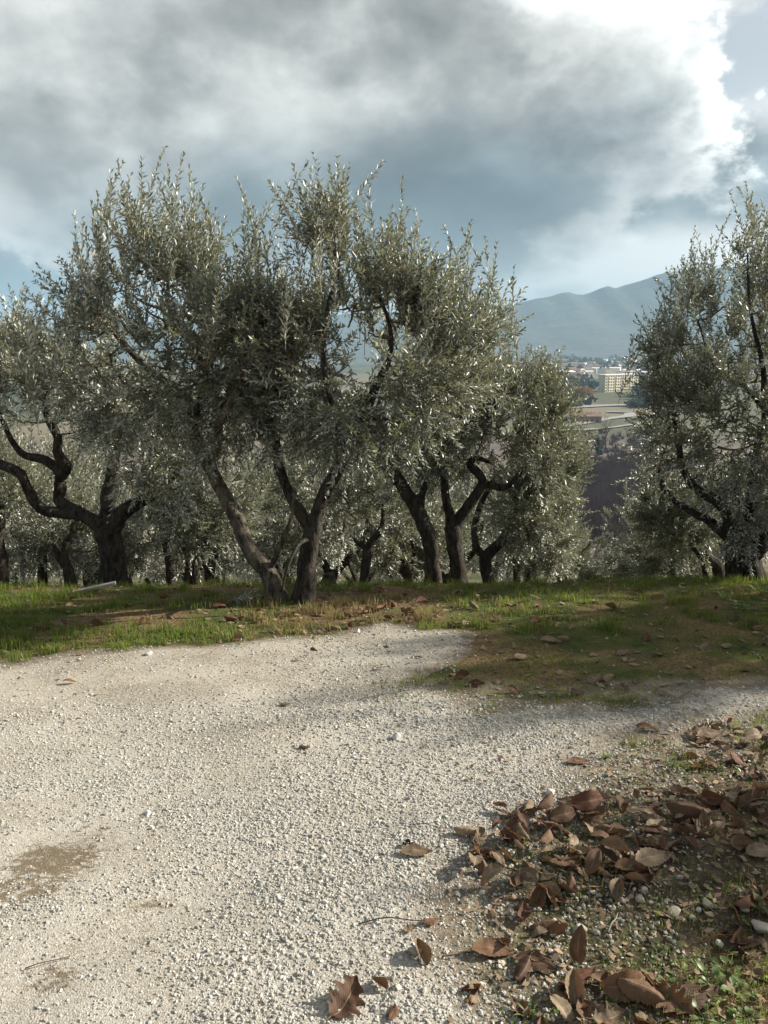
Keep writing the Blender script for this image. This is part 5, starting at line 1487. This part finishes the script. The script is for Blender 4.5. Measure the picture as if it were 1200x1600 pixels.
# litter bits too small to count
n = 9000
x = np.concatenate([rgb.uniform(-3, 3, n // 2), rgb.uniform(.15, 2.2, n // 2)]); y = np.concatenate([rgb.uniform(3.5, 6.4, n // 2), rgb.uniform(1.4, 3.3, n // 2)])
s = track_sd(x, y); cen_ = np.exp(-((x + .2) / 1.1) ** 2 - ((y - 5.0) / .7) ** 2)
k = rgb.random(n) < np.where(y > 3.45, np.where((x > .2) & (y < 4.8), .3, .24 + .75 * cen_), .75) * np.where(s > 0, .10, 1); x, y = x[k], y[k]; n = len(x)
z = track_z(x, y) + rgb.uniform(.002, .014, n)
a = nrm(rgb.normal(size=(n, 3)) * [1, 1, .35]); b_ = nrm(np.cross(a, rgb.normal(size=(n, 3)) * .3 + [0, 0, 1])); P = np.stack([x, y, z], 1)
sz = (rgb.uniform(.006, .020, n) * np.where(y > 3.4, 1.6, 1))[:, None]
V_ = np.stack([P - a * sz, P - b_ * sz * .5, P + a * sz, P + b_ * sz * .5], 1).reshape(-1, 3)
mlit = mat_leaf('litter', (0.13, 0.078, 0.045), (0.20, 0.14, 0.09), 0.1, (.2, .1, .04), .7, .2)
o = obj('leaf_litter', make_mesh('leaf_litter', V_, np.arange(4 * n).reshape(-1, 4), [mlit], False, {'tint': np.repeat(rgb.random(n), 4)}))
tag(o, 'crumbled brown leaf litter on soil and bank', 'litter', kind='stuff')

# ------------------------------------------------------------------ low ground cover: countless tiny round leaves
n = 16000
x = rgb.uniform(.25, 2.4, n); y = rgb.uniform(1.4, 3.6, n); k = in_view(x, y); x, y = x[k], y[k]
s = track_sd(x, y); nz_ = fbm(x * 6, y * 6, 231, 3)
cz = np.zeros(len(x))
for px_, py_, a_, b2_, k_ in ((1150, 1560, .26, .22, 1.0), (1190, 1420, .16, .22, .8), (1060, 1200, .35, .22, .55), (1190, 1290, .2, .2, .5), (1040, 1480, .12, .08, .6), (830, 1590, .1, .06, .4), (1120, 1110, .6, .1, .35)):
    c_ = gp(px_, py_); cz = np.maximum(cz, k_ * np.clip(1.3 - ((x - c_[0]) / a_) ** 2 - ((y - c_[1]) / b2_) ** 2, 0, 1))
k = (s < .02) & (rgb.random(len(x)) < cz * np.clip((nz_ - .34) * 4, .05, 1)); x, y = x[k], y[k]; n = len(x)
z = T(x, y) + rgb.uniform(.004, .024, n); P = np.stack([x, y, z], 1)
th = rgb.uniform(0, 6.28, n); a = nrm(np.stack([np.cos(th), np.sin(th), rgb.normal(0.1, .35, n)], 1)); b_ = nrm(np.cross(np.tile([[0, 0, 1.0]], (n, 1)) + rgb.normal(0, .3, (n, 3)), a))
sz = rgb.uniform(.004, .010, n)[:, None]; nn_ = np.cross(a, b_)
V_ = np.stack([P - a * sz, P - a * sz * .3 - b_ * sz * .62 + nn_ * sz * .2, P + a * sz * .5 - b_ * sz * .5 + nn_ * sz * .1, P + a * sz, P + a * sz * .5 + b_ * sz * .5 + nn_ * sz * .1, P - a * sz * .3 + b_ * sz * .62 + nn_ * sz * .2], 1).reshape(-1, 3)
q = np.arange(n)[:, None] * 6
f = np.concatenate([q + np.array([[0, 1, 2, 3]]), q + np.array([[0, 3, 4, 5]])], 1).reshape(-1, 4)
o = obj('ground_cover', make_mesh('ground_cover', V_, f, [M_WEED], False, {'tint': np.repeat(rgb.random(n), 6)}))
tag(o, 'tiny green leaves creeping over the soil by the leaf pile', 'ground cover', kind='stuff')

# ------------------------------------------------------------------ weeds


def weed(px, py, label, n, L, seed, elong=1.6, up=.5, group='small weeds', name='weed'):
    q = gp(px, py); rg = np.random.default_rng(seed)
    root = bpy.data.objects.new(name, None); COL.objects.link(root); root.location = (q[0], q[1], float(track_z(q[0], q[1]))); tag(root, label, 'weed', group)
    nu = 7; u = np.linspace(0, 1, nu); pr = np.sin(np.pi * u ** .8) ** .8 * .5 / elong
    for i in range(n):
        th = i * 2.4 + rg.normal(0, .3); l = L * rg.uniform(.6, 1.15); e = up + rg.normal(0, .2); st = l * rg.uniform(.5, 1.0)
        d = np.array([math.cos(th), math.sin(th), 0]); sd = np.array([-math.sin(th), math.cos(th), 0])
        c = d * math.cos(e) + np.array([0, 0, math.sin(e)]); b0 = c * st
        bend = -0.35 * l * u ** 2
        mid_ = b0 + c * (u * l)[:, None] + np.array([0, 0, 1.0]) * bend[:, None]
        wv = (pr * l)[:, None] * sd
        up_ = np.array([0, 0, 1.0]) * (pr * l * .35)[:, None]
        V_ = np.concatenate([mid_ - wv + up_, mid_, mid_ + wv + up_]); k = np.arange(nu - 1)
        f = np.concatenate([np.stack([k, k + 1, k + nu + 1, k + nu], 1), np.stack([k + nu, k + nu + 1, k + 2 * nu + 1, k + 2 * nu], 1)])[:, ::-1]
        vv, ff = batch_tubes(np.array([[(0, 0, 0), c * st * .5, b0 + c * l * .1]]), np.array([[.0014, .0012, .0009]]), 4)
        obj('leaf', make_mesh('leaf', np.vstack([V_, vv]), np.vstack([f, ff + len(V_)]), [M_WEED], True, {'tint': np.full(len(V_) + len(vv), rg.random())}), root)
    return root


weed(1042, 1484, 'little weed with rounded toothed leaves on bare soil', 6, .026, 1, 1.4, .35)
weed(1110, 1540, 'bright yellow-green leafy weed in the corner by the wide matt leaf', 9, .034, 2, 1.9, .6)
weed(1150, 1552, 'low leafy weed close to the photo edge among grass', 9, .030, 3, 1.7, .5)
weed(1138, 1518, 'dark green round-leaved weed below the pine needles', 6, .028, 4, 1.3, .3)
weed(1160, 1590, 'clump of small leaves at the bottom corner', 10, .030, 5, 1.5, .5)
weed(1100, 1592, 'broad green weed at the bottom edge under the leaf pile border', 8, .034, 6, 1.5, .5)
weed(950, 1572, 'single green sprout pushing up through the bottom pile', 4, .026, 7, 1.5, 1.0)
weed(1090, 1400, 'yellow-green sprig beside the dark leaf on the grit', 5, .022, 8, 1.8, .6)
weed(1030, 1512, 'trailing pale weed under the rounded-leaf one', 6, .020, 9, 1.6, .3)
weed(768, 1342, 'small green rosette at the gravel edge of the pile', 10, .030, 10, 3.2, .45)
weed(1180, 1420, 'green plant at the photo edge over the pebbles', 8, .030, 11, 1.6, .6)
weed(1192, 1310, 'yellowish leafy weed near the edge by the leaf bank', 7, .03, 12, 1.6, .6)
weed(1188, 930, 'leafy bright weed on the crest near the double dark stems', 12, .07, 13, 2.2, .7)
weed(1160, 955, 'second leafy weed lower on the crest', 12, .06, 14, 2.2, .6)
weed(1130, 935, 'third smaller weed on the crest grass', 10, .05, 15, 2.2, .6)
weed(946, 1186, 'grey-green needle tuft on gravel near the leaf bank', 26, .030, 16, 9, .8, name='tuft')
weed(828, 1592, 'grass-like green sprout at the bottom edge of the gravel', 10, .04, 17, 9, .9, name='tuft')

# ------------------------------------------------------------------ twigs, husk, needles, plank, dry sprig
M_DTWIG = plain('dark_twig', (0.055, 0.040, 0.030), .85, 40, .3)
M_NEEDLE = plain('rust_needle', (0.30, 0.085, 0.02), .6, 40, .3)


def twig(px0, py0, px1, py1, r, lab, m=None, name='twig', sag=.02):
    a, b_ = gp(px0, py0), gp(px1, py1); c = (a + b_) / 2
    P = np.array([a, a * .66 + b_ * .34, a * .33 + b_ * .67, b_]); P[:, 2] = [float(track_z(p_[0], p_[1])) + r + .004 for p_ in P]
    P[1:3, :2] += rl.normal(0, sag * np.linalg.norm(b_ - a), (2, 2)); P[1, 2] += .006
    C = spline(P, 14)
    V_, f = batch_tubes(C[None] - c, np.linspace(r, r * .5, 14)[None], 6)
    return tag(obj(name, make_mesh(name, V_, f, [m or M_DTWIG], True), None, c), lab, 'twig', 'loose twigs')


twig(560, 1452, 690, 1441, .0022, 'dark twig lying across the gravel by the leaf scraps')
twig(690, 1500, 760, 1490, .0018, 'short dark twig between two ribbed leaves')
twig(605, 1600, 612, 1535, .0016, 'straight thin stalk at the bottom edge of the gravel')
twig(640, 1295, 715, 1302, .0014, 'thin twig pointing at the ribbed leaf on the gravel')
twig(740, 1120, 775, 1140, .0014, 'thin dark stalk on the shaded gravel')
twig(560, 1100, 640, 1085, .0016, 'long faint twig on the striped shade of the track')
twig(40, 1520, 110, 1500, .0016, 'dark stalk on the dusty side of the track')
twig(940, 1290, 1040, 1262, .0018, 'straw stalk across the top of the leaf pile', M_SHOOT)
twig(1070, 1240, 1040, 1195, .0016, 'pale stalk rising behind the leaf pile', M_SHOOT)
twig(905, 1345, 925, 1395, .0016, 'pale leaf stalk leaning in the pile', M_SHOOT)
twig(950, 1460, 965, 1430, .0030, 'straw-coloured splinter on the grit', M_SHOOT)
twig(1140, 1415, 1160, 1448, .0020, 'rusty pine needle pair standing by the pebbles', M_NEEDLE, 'pine_needle')
twig(1105, 1468, 1150, 1462, .0016, 'rusty pine needle lying level over the soil', M_NEEDLE, 'pine_needle')
twig(1118, 1496, 1146, 1494, .0016, 'lower rusty pine needle above the weeds', M_NEEDLE, 'pine_needle')

# dark husk next to the tan leaf
q = gp(637, 1328); rgk = np.random.default_rng(3); hv_, hf_ = [], []
for i in range(34):
    d = nrm(rgk.normal(size=3)); d[2] = abs(d[2]); p_ = d * .010; a = nrm(np.cross(d, rgk.normal(size=3))); k = len(hv_)
    hv_ += [p_ - a * .004, p_ + a * .004, p_ + d * .009 + a * .002, p_ + d * .010 - a * .003]; hf_.append((k, k + 1, k + 2, k + 3))
tag(obj('husk', make_mesh('husk', np.array(hv_), hf_, [M_DTWIG]), None, (q[0], q[1], float(track_z(q[0], q[1])) + .004)), 'small black dried husk behind the tan leaf on gravel', 'husk')

# weathered plank behind the massive trunk and the cut dry sprig by the stump
M_PALE = plain('weathered_wood', (0.30, 0.28, 0.24), .85, 18, .25, .002, 60)
a, b_ = gp(118, 934), gp(168, 918) if gp(168, 918)[1] < 9 else gp(168, 924)
c = (a + b_) / 2; dv = b_ - a
ln = max(.35, min(np.linalg.norm(dv), .6))
V_, f = boxes([(-ln / 2 + .05, ln / 2 - .05, -.025, .025, 0, .022)])
V_ = np.array(V_); V_[:, 2] += .012 * np.sin(V_[:, 0] * 9)
pl = obj('plank', make_mesh('plank', V_, f, [M_PALE]), None, (c[0], c[1], float(T(c[0], c[1])) + .015), (0, -.10, .25)); tag(pl, 'weathered pale plank lying against the massive trunk', 'plank')
q = gp(383, 944); root = bpy.data.objects.new('dry_sprig', None); COL.objects.link(root); root.location = (q[0], q[1], float(T(q[0], q[1])) + .03); tag(root, 'silvery dry cut sprig lying by the leaning stump', 'sprig')
base_ = np.array([[-.16, 0, 0.0]] * 3) + np.array([[0, 0, 0], [.05, .02, .01], [.03, -.03, .015]]); dd_ = nrm(np.array([[1, .1, .12], [.9, .4, .25], [.9, -.4, .2]]))
lv, lf, tint = leaves(base_, dd_, np.array([.34, .26, .24]), np.zeros((3, 3)), np.random.default_rng(4), .075, .011, .03)
root.scale = (.62, .62, .62)
vv, ff = batch_tubes(base_[:, None] + dd_[:, None] * (np.array([.34, .26, .24])[:, None, None] * np.linspace(0, 1, 4)[None, :, None]), np.tile(np.linspace(.003, .001, 4), (3, 1)), 5)
obj('stem', make_mesh('stem', vv, ff, [M_SHOOT], True), root)
msil = mat_leaf('silver_leaf', (.30, .30, .27), (.36, .36, .33), .1, (.4, .4, .3), .5, .4)
obj('leaves', make_mesh('leaves', lv, lf, [msil], False, {'tint': tint}), root)['kind'] = 'stuff'

# cut stumps and stakes on the crest
for (px, py, wp, hp, lab) in ((203, 930, 8, 22, 'short dark stump just inside the massive trunk'), (231, 930, 8, 24, 'short dark stake between the massive trunk and the slim stem'), (341, 928, 8, 20, 'small dark stump behind the worn ground by the leaning trunk'),
                              (514, 922, 22, 26, 'rounded dark stump behind the straight trunk')):
    Yd = 6.5; p0 = at(px, py, Yd); g_ = float(T(p0[0], Yd)); k = Yd / F; htop = at(px, py - hp, Yd)[2]
    P = [(p0[0], Yd, g_ - .05), (p0[0] + .01, Yd, (g_ + htop) / 2), (p0[0] - .005, Yd, max(htop, g_ + .08))]
    V_, f, C_, r_ = gnarled(P, [wp * k * .6, wp * k * .5, wp * k * .42], 12, .03, .15, px)
    c = np.array([p0[0], Yd, g_])
    tag(obj('stump', make_mesh('stump', V_ - c, f, [M_BARKDARK], True), None, c), lab, 'stump', 'stumps on the crest')
